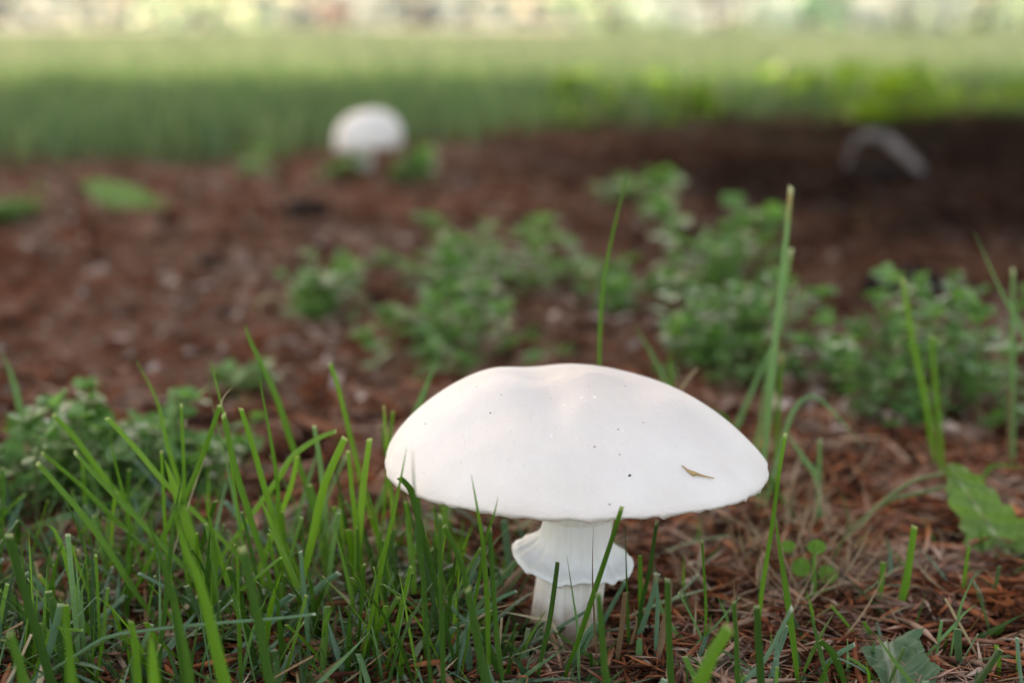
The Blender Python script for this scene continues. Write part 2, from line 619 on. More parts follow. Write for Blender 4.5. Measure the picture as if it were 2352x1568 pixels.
# surface root, its arch in view
rp = [ground_px(1935, 415) + Vector((0, .03, -.012)), at(1948, 375, 1.45), at(1975, 322, 1.44), at(2015, 312, 1.42), at(2060, 338, 1.40), at(2096, 372, 1.37),
      at(2128, 415, 1.345), at(2152, 450, 1.33) + Vector((0, 0, -.02))]
V, Q = tube(catmull(rp, 36), [.0014 + .0044 * math.sin(math.pi * min(1, (i / 36) ** .8)) * (.35 + .65 * min(1, i / 16)) + .0004 * math.sin(i * 1.7) + .0012 * i / 36 for i in range(37)], 10)
link('root', np_mesh('root', V, Q), M_root, tree)
rp = [(1.10, 1.95, .06), (.98, 1.86, .035), (.90, 1.78, .012), (.84, 1.74, -.02)]
V, Q = tube(catmull(rp, 14), np.linspace(.05, .02, 15), 10)
link('root', np_mesh('root', V, Q), M_bark, tree)


# ------------------------------------------------------------------ mushrooms
CX, CY = .0158, .345


def cap_surface(t, th):
    c, s = np.cos(th), np.sin(th)
    R = .04779 * (1 + .0108 * np.cos(2 * th) - .0037 * np.sin(2 * th) + .0044 * np.cos(3 * th) - .0068 * np.sin(3 * th))
    R = R * (1 + t ** 8 * (.005 * np.sin(7 * th + 1) + .004 * np.sin(13 * th) + .003 * np.sin(29 * th + 2)))
    zr = .04607 - .0014 * s - .0006 * c - .00014 * np.cos(2 * th)
    p = 2.64 - .29 * c
    q = .818 + .078 * c
    x, y = R * t * c, R * t * s
    z = zr * t ** 2 + (1 - t ** 2) * .0457 + .02244 * np.maximum(1 - t ** p, 0) ** q
    g = lambda cx, cy, sx, sy: np.exp(-(((x - cx) / sx) ** 2 + ((y - cy) / sy) ** 2))
    z = z + .0012 * g(-.022, .006, .010, .018) - .0023 * g(-.010, .004, .006, .016)
    z = z + .0017 * g(-.016, -.010, .008, .008) - .0019 * g(-.006, -.017, .005, .012) - .0015 * g(-.024, -.024, .010, .006)
    z = z + .0013 * g(.004, -.003, .008, .006) - .0013 * g(.015, -.006, .006, .015) + .0010 * g(.026, -.012, .009, .009)
    z = z - .0012 * g(.033, -.020, .008, .010) - .0008 * g(.002, -.030, .012, .006)
    return x, y, z


def build_mushroom():
    root = empty('white_mushroom', (CX, CY, 0))
    tag(root, 'large broad white mushroom with flaring ring on its stem', 'mushroom')
    base = Vector((CX, CY, 0))

    def put(name, V, Q, mat, parent=root):
        me = np_mesh(name, V, Q)
        o = bpy.data.objects.new(name, me)
        COL.objects.link(o)
        me.materials.append(mat)
        o.parent = parent
        return o
    # cap: top, lip and under flesh in one closed skin
    nt_, nr = 220, 56
    th = np.linspace(0, 2 * np.pi, nt_, endpoint=False)
    rows = []
    for i in range(nr + 1):
        t = (i / nr) ** .85
        if i == 0:
            t = 1e-4
        rows.append(np.stack(cap_surface(np.full(nt_, t), th), -1))
    top = rows[-1]
    rag = np.array([mnoise.noise(Vector((math.cos(a) * 9, math.sin(a) * 9, .3))) for a in th])
    rag2 = np.array([mnoise.noise(Vector((math.cos(a) * 30, math.sin(a) * 30, 7.3))) for a in th])
    rag = np.clip(rag, -.3, 1) * .0008 + np.clip(rag2, 0, 1) * .0012
    hang = top.copy()
    hang[:, 2] -= .0009 + rag
    hang[:, :2] *= .999
    rows.append(hang)
    inn = hang.copy()
    inn[:, :2] *= .978
    inn[:, 2] += .0002
    rows.append(inn)
    for s_, dz in ((.965, .0020), (.80, .0058), (.50, .0115), (.19, .0150)):
        u = top.copy()
        u[:, :2] *= s_
        u[:, 2] = .0455 + dz * .6
        rows.append(u)
    V = np.concatenate(rows)
    n_r = len(rows)
    idx = np.arange(n_r * nt_).reshape(n_r, nt_)
    nx = np.roll(idx, -1, 1)
    Q = np.stack([idx[:-1], idx[1:], nx[1:], nx[:-1]], -1).reshape(-1, 4)
    cap = put('cap', V, Q, M_cap)
    # gills: thin radial plates under the cap
    Vg, Qg = [], []
    for k in range(150):
        a = 2 * math.pi * k / 150
        r0 = .0098 if k % 2 == 0 else .022
        pr = []
        for j in range(6):
            u = j / 5
            r = r0 + (.0455 - r0) * u
            zt = .0455 + .6 * np.interp(r / .0476, (.19, .5, .8, .965), (.0150, .0115, .0058, .0020)) + .0004
            d = .0042 * math.sin(math.pi * min(1, u * .9 + .12)) + .0005
            pr.append((r, zt, zt - d))
        b0 = len(Vg)
        w = .00022
        for (r, a0, a1) in pr:
            for zz in (a0, a1):
                for sg in (-1, 1):
                    Vg.append((r * math.cos(a) - sg * w * math.sin(a), r * math.sin(a) + sg * w * math.cos(a), zz))
        for j in range(5):
            q = b0 + j * 4
            Qg += [(q, q + 4, q + 6, q + 2), (q + 1, q + 3, q + 7, q + 5), (q + 2, q + 6, q + 7, q + 3)]
    tag(put('gills', Vg, Qg, M_gill), kind='stuff')
    # stem
    n = 64
    prof = [(.0098, -.012), (.0094, -.004), (.0091, .001), (.0090, .005), (.0090, .010), (.0089, .016), (.0088, .022), (.0088, .030), (.0089, .038), (.0094, .046), (.010, .054)]
    Vs, Qs = [], []
    zz = np.linspace(prof[0][1], prof[-1][1], 44)
    for i, z in enumerate(zz):
        r = np.interp(z, [q[1] for q in prof], [q[0] for q in prof])
        lean = -.0023 + .0048 * min(1.2, max(-.2, z / .04))
        for k in range(n):
            a = 2 * math.pi * k / n
            rr = r * (1 + .018 * math.sin(3 * a + z * 40) + .010 * mnoise.noise(Vector((math.cos(a) * 3, math.sin(a) * 3, z * 160))) + .005 * mnoise.noise(Vector((math.cos(a) * 9, math.sin(a) * 9, z * 20))))
            Vs.append((rr * math.cos(a) + lean, rr * math.sin(a), z))
    for i in range(len(zz) - 1):
        for k in range(n):
            k2 = (k + 1) % n
            Qs.append((i * n + k, i * n + k2, (i + 1) * n + k2, (i + 1) * n + k))
    put('stem', Vs, Qs, M_stem)
    # ring: skirt that leaves the stem near z=.029 and flares to a wavy free edge
    keyd = [0, 25, 55, 80, 105, 140, 165, 180, 205, 228, 250, 270, 290, 312, 335, 360]
    lr = [.0157, .0150, .0135, .0130, .0132, .0145, .0155, .0160, .0157, .0146, .0134, .0126, .0124, .0136, .0152, .0157]
    lz = [.0180, .0190, .0200, .0205, .0212, .0222, .0226, .0224, .0206, .0186, .0176, .0174, .0177, .0168, .0170, .0180]
    n = 128
    prof_t = np.linspace(0, 1, 16)
    rows = []
    ths = np.linspace(0, 360, n, endpoint=False)
    rl = np.interp(ths, keyd, lr)
    zl = np.interp(ths, keyd, lz)
    ker = np.ones(9) / 9
    rl = np.convolve(np.concatenate([rl[-4:], rl, rl[:4]]), ker, 'valid')
    zl = np.convolve(np.concatenate([zl[-4:], zl, zl[:4]]), ker, 'valid')
    fr = np.array([mnoise.noise(Vector((math.cos(math.radians(a)) * 8, math.sin(math.radians(a)) * 8, 2.1))) for a in ths])
    zl = zl + fr * .0011
    ca, sa = np.cos(np.radians(ths)), np.sin(np.radians(ths))
    for t in prof_t:                                        # upper face
        r = .00895 + (rl - .00895) * (t ** 4.0) * (1 + .012 * np.sin(11 * np.radians(ths)) * t)
        z = .0310 + (zl + .0006 - .0310) * (1 - (1 - t) ** 1.12)
        roll = np.clip((t - .8) / .2, 0, 1)
        z = z - roll ** 2 * .0006
        rows.append(np.stack([r * ca + .0012 * (1 - t), r * sa, z], -1))
    edge = rows[-1].copy()
    edge[:, :2] *= .97
    edge[:, 2] -= .0004 + .0005 * np.abs(fr)
    rows.append(edge)
    for t in (.85, .6, .3, .05):                            # under face, back up to the stem
        r = .0088 + (rl * .95 - .0088) * t
        z = zl + .0006 + (.0245 - zl) * (1 - t) * .55
        rows.append(np.stack([r * ca, r * sa, z], -1))
    V = np.concatenate(rows)
    idx = np.arange(len(rows) * n).reshape(len(rows), n)
    nx = np.roll(idx, -1, 1)
    Q = np.stack([idx[:-1], idx[1:], nx[1:], nx[:-1]], -1).reshape(-1, 4)
    put('ring', V, Q, M_ring)
    # warts: small raised patches near the crown, stretched down the slope
    bm = bmesh.new()
    bmesh.ops.create_icosphere(bm, subdivisions=2, radius=1)
    wme = bpy.data.meshes.new('wart')
    bm.to_mesh(wme)
    bm.free()
    for pl in wme.polygons:
        pl.use_smooth = True
    wme.materials.append(M_wart)
    sme = wme.copy()
    sme.name = 'speck'
    sme.materials.clear()
    sme.materials.append(M_speck)

    def on_cap(px, py):
        """Cap surface point seen at a photo pixel, local to the mushroom."""
        d = ray(px, py)
        best = None
        for i in range(400):
            Y = .285 + i * .0003
            q = Vector((0, 0, CAMH)) + d * (Y / d.y)
            lx, ly = q.x - CX, q.y - CY
            a = math.atan2(ly, lx)
            r = math.hypot(lx, ly)
            R0 = float(np.hypot(*cap_surface(1.0, a)[:2]))
            if r > R0:
                continue
            if q.z <= float(cap_surface(r / R0, a)[2]):
                best = Vector((lx, ly, q.z))
                break
        return best

    def normal(v):
        def hh(x, y):
            a = math.atan2(y, x)
            r = math.hypot(x, y)
            R0 = float(np.hypot(*cap_surface(1.0, a)[:2]))
            return float(cap_surface(r / R0, a)[2])
        e = .0006
        return Vector(((hh(v.x - e, v.y) - hh(v.x + e, v.y)) / (2 * e), (hh(v.x, v.y - e) - hh(v.x, v.y + e)) / (2 * e), 1)).normalized()

    def stick(name, me, px, py, sx_, sy_, sz_, downhill=True, ang=0.0):
        v = on_cap(px, py)
        if v is None:
            return None
        nrm = normal(v)
        dh = Vector((nrm.x, nrm.y, 0))
        dh = dh if dh.length > 1e-4 and downhill else Vector((math.cos(ang), math.sin(ang), 0))
        yv = (dh - nrm * dh.dot(nrm)).normalized()
        xv = yv.cross(nrm)
        M = Matrix((xv, yv, nrm)).transposed().to_4x4()
        o = bpy.data.objects.new(name, me)
        COL.objects.link(o)
        o.parent = cap
        o.matrix_local = Matrix.Translation(v) @ M @ Matrix.Diagonal((sx_, sy_, sz_, 1))
        return o
    K = 2352 / 4096
    Z0 = lambda x, y: ((1480 + x / 1.4341) * K, (1400 + y / 1.4341) * K)
    warts = [(1090, 300, 8), (1113, 315, 9), (1155, 328, 9), (1213, 273, 9), (1288, 268, 8), (1297, 293, 5), (1347, 274, 7), (1435, 280, 7),
             (1375, 368, 11), (1433, 395, 10), (1450, 462, 10), (1365, 445, 10), (1505, 346, 8), (1478, 352, 7), (1518, 505, 13), (1048, 440, 9),
             (1040, 490, 8), (1690, 328, 5), (1780, 308, 5), (1635, 298, 5), (945, 390, 6), (1165, 575, 7), (1475, 560, 7), (1430, 630, 7), (930, 580, 7),
             (605, 292, 8), (1300, 375, 6), (1355, 525, 8)]
    for (x, y, s_) in warts:
        px, py = Z0(x, y)
        w = s_ / 1.4341 * K * .34 / F
        stick('wart', wme, px, py, w, w * RND.uniform(1.4, 2.6), w * .22)
    specks = [(838, 308, 6), (821, 457, 7), (799, 586, 4), (795, 650, 4), (1062, 215, 4), (990, 161, 3), (752, 256, 3), (1463, 207, 4), (1144, 297, 3),
              (1432, 600, 4), (1490, 718, 5), (1487, 792, 6), (1582, 682, 4), (1713, 721, 5), (2027, 608, 6), (2045, 628, 3), (1407, 468, 3), (1640, 625, 3),
              (1544, 570, 3), (1628, 770, 3), (1585, 818, 3), (820, 577, 3), (1660, 620, 3), (1590, 640, 3), (1310, 828, 3), (690, 360, 3), (1080, 690, 3)]
    for (x, y, s_) in specks:
        px, py = Z0(x, y)
        w = s_ / 1.4341 * K * .34 / F
        stick('speck', sme, px, py, w * 1.4, w * 2.0, w * .6, False, RND.uniform(0, 3))
    # dry conifer needle lying on the cap
    P = []
    for (x, y, up) in ((1783, 670, .0007), (1815, 692, .0005), (1850, 712, .0005), (1868, 716, .0006), (1905, 726, .0005), (1965, 741, .0006)):
        v = on_cap(*Z0(x, y))
        P.append(v + base + normal(v) * up)
    V, Q = tube(catmull(P, 20), [.00012 + .00030 * math.exp(-((i - 8.5) / 3.0) ** 2) + .00018 * math.sin(math.pi * i / 20) for i in range(21)], 6)
    tag(link('dry_needle', np_mesh('dry_needle', V, Q), M_needle), 'buff dry needle lying on the large white cap', 'needle')


build_mushroom()


def build_small_mushroom():
    D = 1.40
    b = at(836, 412, D)
    bx, by = b.x, b.y
    gz0 = float(gz(bx, by))
    zc0, zc1 = at(845, 345, D).z, at(845, 252, D).z
    R = 74 / F * 1.42
    cx = at(845, 300, D).x - bx
    root = empty('young_mushroom', (bx, by, gz0))
    tag(root, 'small domed white mushroom at the edge of the lawn', 'mushroom')
    prof = []
    H_ = zc1 - zc0
    for i in range(15):
        a = i / 14 * math.pi / 2
        prof.append((R * math.sin(a) ** .92, zc0 + .012 + (H_ - .012) * math.cos(a) ** .95))
    prof += [(R * .985, zc0 + .005), (R * .93, zc0 + .001), (R * .86, zc0), (R * .5, zc0 + .010), (R * .2, zc0 + .012)]
    n = 48
    V, Q = [], []
    for (r, z) in prof:
        for k in range(n):
            a = 2 * math.pi * k / n
            rr = max(r, 1e-4) * (1 + .03 * math.sin(2 * a + 1) + .015 * math.sin(5 * a))
            V.append((bx + cx + rr * math.cos(a), by + rr * math.sin(a), z + .0035 * math.cos(a + .5) * (r / R)))
    for i in range(len(prof) - 1):
        for k in range(n):
            k2 = (k + 1) % n
            Q.append((i * n + k, (i + 1) * n + k, (i + 1) * n + k2, i * n + k2))
    link('cap', np_mesh('cap', V, Q), M_cap, root)
    V, Q = tube(catmull([(bx, by, gz0 - .015), (bx - .001, by, gz0 + .012), (bx + cx * .8, by, zc0 + .02)], 12), [.0105 - .0022 * i / 12 for i in range(13)], 20)
    link('stem', np_mesh('stem', V, Q), M_stem, root)


build_small_mushroom()


# ------------------------------------------------------------------ grass blades traced one by one
CAMV = Vector((0, 0, CAMH))


def ribbon(P, w, tip, phi, n=14, fold=.28):
    """V-folded leaf blade along spine P (list of Vectors). Returns V, Q, UV."""
    S = catmull(P, n)
    slant = random.uniform(-.5, .5)
    V, Q, UV = [], [], []
    for i, p in enumerate(S):
        t = i / n
        tg = (S[min(i + 1, n)] - S[max(i - 1, 0)]).normalized()
        view = (p - CAMV).normalized()
        a = tg.cross(view)
        if a.length < 1e-4:
            a = Vector((1, 0, 0))
        a.normalize()
        b = tg.cross(a).normalized()
        ph = phi * (1 + .5 * math.sin(3 * t + phi * 5))
        wd = a * math.cos(ph) + b * math.sin(ph)
        nm = -a * math.sin(ph) + b * math.cos(ph)
        prof = .45 + .55 * min(1, t / .4)
        if tip == 'point':
            prof *= max(.03, min(1, (1 - t) * 2.1)) ** .75
        elif tip == 'cut':
            prof *= 1 - .22 * max(0, (t - .6) / .4)
        else:
            prof *= max(.12, min(1, (1 - t) * 3.0)) ** .8
        h = w * .5 * prof
        jag = 0
        if tip == 'cut' and i == n:
            jag = w * .45
        V += [p - wd * h + tg * jag * slant, p + nm * h * 2 * fold + tg * jag * .12, p + wd * h - tg * jag * slant]
    vmax = 1.0 if tip == 'cut' else (.94 if tip == 'point' else .99)
    for i in range(n):
        for s in (0, 1):
            q = i * 3 + s
            Q.append((q, q + 1, q + 4, q + 3))
            v0, v1 = i / n * vmax, (i + 1) / n * vmax
            u0, u1 = s * .5, s * .5 + .5
            UV += [(u0, v0), (u1, v0), (u1, v1), (u0, v1)]
    return V, Q, UV


def trace(pts, w_px, D=None, lean=0.0):
    """Photo pixels from base to tip -> spine points and blade width in metres."""
    if D is None:
        g = ground_px(*pts[0])
        D0 = g.y
    else:
        D0 = D
    n = len(pts)
    P = [at(px, py, D0 + lean * i / (n - 1)) for i, (px, py) in enumerate(pts)]
    w = w_px / F * (D0 * 1.03)
    b = P[0]
    g = float(gz(b.x, b.y))
    if b.z > g + .004:
        d = (P[0] - P[1]).normalized()
        if d.z > -.35:
            d = Vector((d.x * .4, 0, -1)).normalized()
        s = min((b.z - g + .003) / -d.z, .09)
        q = b + d * s
        q.z = float(gz(q.x, q.y)) - .003
        P.insert(0, b.lerp(q, .5) + Vector((0, 0, .0008)))
        P.insert(0, q)
    else:
        P[0].z = min(P[0].z, g - .001)
    return P, w


def c1(*p):
    return [(x * .5002, y * .5002 + 783.8) for x, y in p]


def c2(*p):
    return [(x * .5002 + 746.5, y * .5002 + 783.8) for x, y in p]


def c3(*p):
    return [(x * .5002 + 1493, y * .5002 + 783.8) for x, y in p]


def fx(*p):
    return list(p)


# tuft label -> blades (points, width in crop px or frame px, distance or None, lean, tip, colour)
TUFTS = [
    ('pale grass blades arching out of chickweed', [
        (c1((200, 760), (160, 530), (110, 380), (60, 180), (10, 50)), 20, .455, 0, 'point', 'p'),
        (c1((55, 870), (150, 590), (220, 420), (300, 215)), 11, .42, 0, 'cut', 'p'),
        (c1((10, 870), (15, 720), (12, 580)), 9, .37, 0, 'cut', 'd')]),
    ('tuft of cut green grass with a long blunt bent blade', [
        (c1((540, 700), (430, 560), (350, 450), (245, 335)), 17, .37, 0, 'cut', 'g'),
        (c1((540, 740), (490, 560), (445, 375)), 6, .37, 0, 'point', 'd'),
        (c1((600, 850), (560, 680), (520, 520), (500, 400)), 10, .36, 0, 'point', 'g'),
        (c1((480, 770), (360, 650), (190, 510)), 12, .36, 0, 'cut', 'g')]),
    ('tuft with three parallel blades slanting over chickweed', [
        (c1((830, 720), (740, 630), (640, 510), (560, 420), (490, 350)), 15, .35, 0, 'cut', 'y'),
        (c1((760, 950), (620, 800), (500, 680), (340, 505)), 14, .34, 0, 'cut', 'g'),
        (c1((600, 1120), (520, 990), (400, 820), (280, 680), (170, 555)), 17, .338, 0, 'cut', 'g'),
        (c1((430, 1080), (340, 810), (250, 660)), 10, .345, 0, 'point', 'd')]),
    ('tuft with curved pointed tip and white cut tip', [
        (c1((830, 680), (770, 480), (720, 270), (620, 80)), 12, .38, 0, 'point', 'g'),
        (c1((790, 520), (783, 380), (780, 220)), 12, .44, 0, 'cut', 'p'),
        (c1((850, 800), (843, 560), (832, 285)), 10, .35, 0, 'cut', 'g'),
        (c1((830, 760), (790, 640), (755, 540)), 24, .345, 0, 'point', 'y'),
        (c1((760, 900), (750, 700), (740, 500)), 9, .355, 0, 'cut', 'g')]),
    ('grass tuft crossed by one withered tip', [
        (c1((800, 800), (880, 650), (960, 440), (1010, 290)), 15, .345, 0, 'cut', 'g'),
        (c1((960, 460), (1010, 300), (1030, 250), (1072, 205)), 5, .347, 0, 'point', 's'),
        (c1((1140, 780), (1080, 580), (1025, 330)), 17, .34, 0, 'cut', 'g'),
        (c1((1060, 560), (1030, 360), (990, 180), (960, 80)), 7, .35, 0, 'point', 'g'),
        (c1((1080, 760), (1040, 560), (950, 190)), 8, .36, 0, 'point', 'p')]),
    ('tuft of tall straight blades before bare litter', [
        (c1((1220, 690), (1160, 480), (1105, 305)), 16, .345, 0, 'cut', 'g'),
        (c1((1285, 870), (1270, 620), (1230, 380), (1185, 135)), 13, .35, 0, 'point', 'g'),
        (c1((1340, 470), (1260, 230), (1150, 0), (1125, -80)), 17, .39, 0, 'point', 'g'),
        (c1((1290, 790), (1340, 650), (1365, 525)), 14, .36, 0, 'cut', 'y'),
        (c1((1270, 640), (1340, 530), (1450, 450), (1545, 410)), 15, .36, 0, 'cut', 'y')]),
    ('slim spotted blade beside a short mown one', [
        (c1((1640, 560), (1600, 400), (1550, 200), (1515, 100)), 12, .385, 0, 'cut', 'g'),
        (c1((1490, 760), (1470, 560), (1442, 385)), 14, .37, 0, 'cut', 'p'),
        (c1((1385, 740), (1440, 560), (1460, 500)), 10, .39, 0, 'point', 'p')]),
    ('tuft with one broad blunt blade curving to the cap', [
        (c1((1430, 920), (1480, 690), (1530, 560), (1585, 440)), 22, .348, 0, 'cut', 'y'),
        (c1((1450, 870), (1500, 720), (1590, 520)), 10, .40, 0, 'cut', 'p'),
        (c1((1300, 970), (1240, 820), (1190, 710)), 19, .34, 0, 'point', 'y'),
        (c1((1290, 1160), (1260, 1020), (1232, 880)), 11, .34, 0, 'cut', 'g')]),
    ('pair of long pointed blades above tangled clippings', [
        (c1((980, 1170), (985, 950), (935, 690)), 22, .332, 0, 'point', 'g'),
        (c1((1090, 1230), (1000, 960), (960, 800)), 20, .333, 0, 'point', 'g'),
        (c1((1180, 1080), (1140, 900), (1110, 780)), 10, .34, 0, 'cut', 'd'),
        (c1((1220, 1010), (1250, 820), (1290, 680)), 8, .345, 0, 'point', 'g')]),
    ('broad soft green blade standing before the tangled tuft', [
        (c1((1090, 1750), (1030, 1568), (930, 1150), (850, 950), (790, 750)), 36, .262, 0, 'point', 'g'),
        (c1((860, 1620), (810, 1250), (740, 1000), (680, 820)), 26, .285, 0, 'point', 'd'),
        (c1((760, 1200), (780, 1000), (800, 800), (850, 560)), 14, .30, 0, 'point', 'd'),
        (c1((720, 1720), (700, 1450), (690, 1330)), 34, .25, 0, 'point', 'g'),
        (c1((890, 1700), (850, 1400), (800, 1200)), 28, .262, 0, 'point', 'd')]),
    ('dark slanting blade with bluish cut blade beside it', [
        (c1((210, 1480), (160, 1300), (100, 1100), (40, 880)), 26, .285, 0, 'cut', 'd'),
        (c1((165, 1568), (230, 1400), (280, 1200)), 22, .30, 0, 'cut', 'b'),
        (c1((130, 1700), (110, 1568), (80, 1450), (45, 1340)), 30, .255, 0, 'cut', 'd'),
        (c1((390, 1800), (330, 1568), (315, 1400), (275, 1150)), 34, .252, 0, 'point', 'g')]),
    ('single flaring green blade with narrow knobbed neighbour', [
        (c1((410, 1330), (360, 1250), (320, 1060), (260, 880), (215, 840)), 20, .325, 0, 'point', 'g'),
        (c1((400, 1130), (350, 1010), (338, 960), (320, 925)), 9, .345, 0, 'cut', 'y'),
        (c1((240, 1210), (190, 1130), (120, 1060)), 15, .335, 0, 'cut', 'b'),
        (c1((250, 1200), (220, 1130), (178, 1070)), 14, .333, 0, 'cut', 'g'),
        (c1((130, 1270), (70, 1190), (0, 1140)), 17, .33, 0, 'cut', 'd')]),
    ('tuft with tall dark blade rising past clippings', [
        (c1((1330, 1800), (1240, 1568), (1180, 1250), (1110, 940)), 28, .272, 0, 'cut', 'd'),
        (c1((1430, 1500), (1400, 1200), (1380, 960)), 13, .315, 0, 'cut', 'b'),
        (c1((640, 1650), (620, 1400), (600, 1280)), 22, .275, 0, 'cut', 'g')]),
    ('bent blue green clipping with split end', [
        (c1((1330, 1330), (1410, 1200), (1460, 1130), (1560, 1060)), 19, .33, 0, 'cut', 'b'),
        (c1((1000, 1220), (1060, 1140), (1120, 1090)), 24, .328, 0, 'cut', 'd'),
        (c1((1220, 1280), (1280, 1210), (1340, 1160)), 18, .326, 0, 'cut', 'b'),
        (c1((1170, 1090), (1230, 1040), (1290, 990)), 10, .33, 0, 'cut', 'g')]),
    ('slim curved blade with hooked pointed tip', [
        (c1((1480, 1500), (1485, 1380), (1495, 1290), (1530, 1215)), 13, .315, 0, 'point', 'g'),
        (c2((75, 1540), (90, 1440), (95, 1380), (60, 1200)), 14, .318, 0, 'point', 'b'),
        (c2((160, 1460), (250, 1310), (340, 1170)), 17, .318, 0, 'cut', 'g')]),
    ('straight blade pair standing beside the cap edge', [
        (c2((150, 980), (140, 830), (120, 650), (105, 500)), 14, .352, 0, 'cut', 'y'),
        (c2((150, 980), (170, 720), (185, 590), (205, 445)), 19, .35, 0, 'cut', 'y'),
        (c2((265, 980), (235, 830), (190, 660)), 12, .35, 0, 'point', 'g'),
        (c2((155, 1200), (152, 1000), (148, 850)), 10, .345, 0, 'cut', 'd')]),
    ('three short clipped blades peeping out behind the cap', [
        (c2((290, 560), (280, 440), (270, 295)), 9, .385, 0, 'cut', 'y'),
        (c2((290, 560), (300, 440), (312, 320)), 9, .385, 0, 'cut', 'g'),
        (c2((285, 560), (270, 480), (258, 385)), 6, .385, 0, 'cut', 'd')]),
    ('pale notched leaf blade standing behind the cap', [
        (c2((380, 420), (440, 270), (470, 190), (520, 80)), 19, .415, 0, 'point', 'p')]),
    ('tuft with dark blades overlapping the cap edge', [
        (c2((240, 1130), (270, 980), (320, 760), (350, 620), (375, 485)), 12, .302, -.01, 'point', 'g'),
        (c2((440, 860), (400, 700), (370, 650), (338, 622)), 17, .303, -.004, 'cut', 'd'),
        (c2((470, 1360), (455, 1150), (430, 850), (410, 680), (402, 500)), 14, .276, 0, 'point', 'd'),
        (c2((320, 1350), (360, 1180), (395, 1030)), 12, .315, 0, 'cut', 'g')]),
    ('crossing pair of dark blades with bright green tips against the cap', [
        (c2((748, 1330), (745, 1200), (725, 930), (700, 770), (672, 612)), 15, .300, -.006, 'point', 'g'),
        (c2((700, 1130), (740, 900), (775, 800), (795, 710)), 9, .300, -.006, 'point', 'g'),
        (c2((800, 1440), (790, 1360), (770, 1100), (755, 850)), 15, .300, 0, 'cut', 'd')]),
    ('white tipped cut blade with a bent neighbour', [
        (c2((540, 1450), (535, 1250), (530, 1050), (528, 790)), 14, .288, 0, 'cut', 'd'),
        (c2((650, 1120), (640, 1060), (590, 930), (545, 845)), 16, .296, 0, 'cut', 'd'),
        (c2((820, 1700), (740, 1540), (690, 1300), (655, 1130)), 24, .272, 0, 'cut', 'd'),
        (c2((800, 1520), (760, 1420), (720, 1310)), 19, .305, 0, 'cut', 'd'),
        (c2((610, 1360), (612, 1250), (603, 1130)), 8, .31, 0, 'point', 'd')]),
    ('flat bluish clippings lying in front of the mushroom', [
        (c2((480, 1490), (530, 1390), (595, 1310)), 20, .315, 0, 'cut', 'b'),
        (c2((560, 1470), (620, 1370), (670, 1300)), 18, .313, 0, 'cut', 'b'),
        (c2((290, 1500), (260, 1450), (220, 1400)), 17, .318, 0, 'cut', 'b'),
        (c2((730, 1230), (800, 1180), (880, 1145)), 12, .325, 0, 'cut', 'b'),
        (c2((660, 1300), (600, 1240), (560, 1190)), 11, .318, 0, 'cut', 'b')]),
    ('long green blade leaning across the white stem', [
        (c2((1160, 1380), (1200, 1260), (1260, 1080), (1310, 930), (1365, 755)), 15, .308, -.012, 'cut', 'g'),
        (c2((1165, 1500), (1160, 1320), (1140, 1180), (1110, 980)), 9, .311, 0, 'point', 'p'),
        (c2((1240, 1330), (1232, 1180), (1228, 1050), (1232, 850)), 6, .315, 0, 'point', 'n'),
        (c2((1150, 1450), (1215, 1340), (1255, 1290)), 26, .318, 0, 'cut', 'b')]),
    ('straight cut blade in front of the stem base', [
        (c2((960, 1600), (990, 1470), (1030, 1290), (1060, 1080), (1068, 1010)), 14, .305, 0, 'cut', 'd'),
        (c2((1320, 1700), (1290, 1540), (1270, 1330), (1255, 1150)), 20, .276, 0, 'cut', 'd')]),
    ('dark upright blades standing beside the ring', [
        (c2((1395, 1370), (1390, 1250), (1385, 1100), (1378, 825)), 10, .325, 0, 'point', 'd'),
        (c2((1440, 1320), (1455, 1200), (1490, 1050), (1525, 820)), 12, .33, 0, 'cut', 'd'),
        (c2((1450, 1340), (1448, 1120), (1447, 980)), 13, .335, 0, 'cut', 'g'),
        (c2((1270, 1300), (1330, 1190), (1380, 1100)), 13, .335, 0, 'cut', 'b'),
        (c2((1460, 1300), (1500, 1180), (1530, 1065)), 15, .326, 0, 'cut', 'b'),
        (c2((1600, 1320), (1560, 1260), (1515, 1140)), 11, .33, 0, 'cut', 'p')]),
    ('stubby white ended cut stalk near the stem', [
        (c2((1438, 1470), (1442, 1420), (1446, 1360)), 18, .318, 0, 'cut', 'p')]),
    ('thick dark cut blade rising from red litter', [
        (c3((105, 1640), (95, 1540), (85, 1300), (80, 1085)), 19, .292, 0, 'cut', 'd'),
        (c3((30, 1330), (35, 1200), (25, 1060)), 12, .32, 0, 'cut', 'b')]),
    ('tall thin blade rising behind the cap crown', [
        (fx((1377, 860), (1377, 790), (1381, 700), (1392, 610), (1411, 520), (1432, 435), (1446, 377)), 10, .405, 0, 'point', 'g')]),
    ('tall pale clump of blades behind the cap shoulder', [
        (fx((1752, 1070), (1765, 960), (1783, 760), (1800, 600), (1817, 428)), 17, .425, 0, 'cut', 'p'),
        (fx((1692, 978), (1735, 880), (1790, 760), (1838, 630)), 14, .46, 0, 'point', 'p'),
        (fx((1785, 1000), (1790, 900), (1797, 815)), 12, .45, 0, 'cut', 'g'),
        (fx((1745, 985), (1775, 800), (1818, 570)), 13, .455, 0, 'cut', 'p'),
        (fx((1800, 760), (1818, 690), (1826, 640)), 4, .45, 0, 'point', 'n')]),
    ('short blade pair with one leaning pale stalk behind the cap', [
        (fx((1530, 880), (1490, 800), (1455, 745)), 12, .47, 0, 'point', 'p'),
        (fx((1542, 890), (1540, 840), (1537, 797)), 11, .45, 0, 'point', 'g'),
        (fx((1566, 892), (1582, 868), (1601, 845)), 7, .42, 0, 'cut', 's')]),
    ('tall straight blade before the straw beside the cap', [
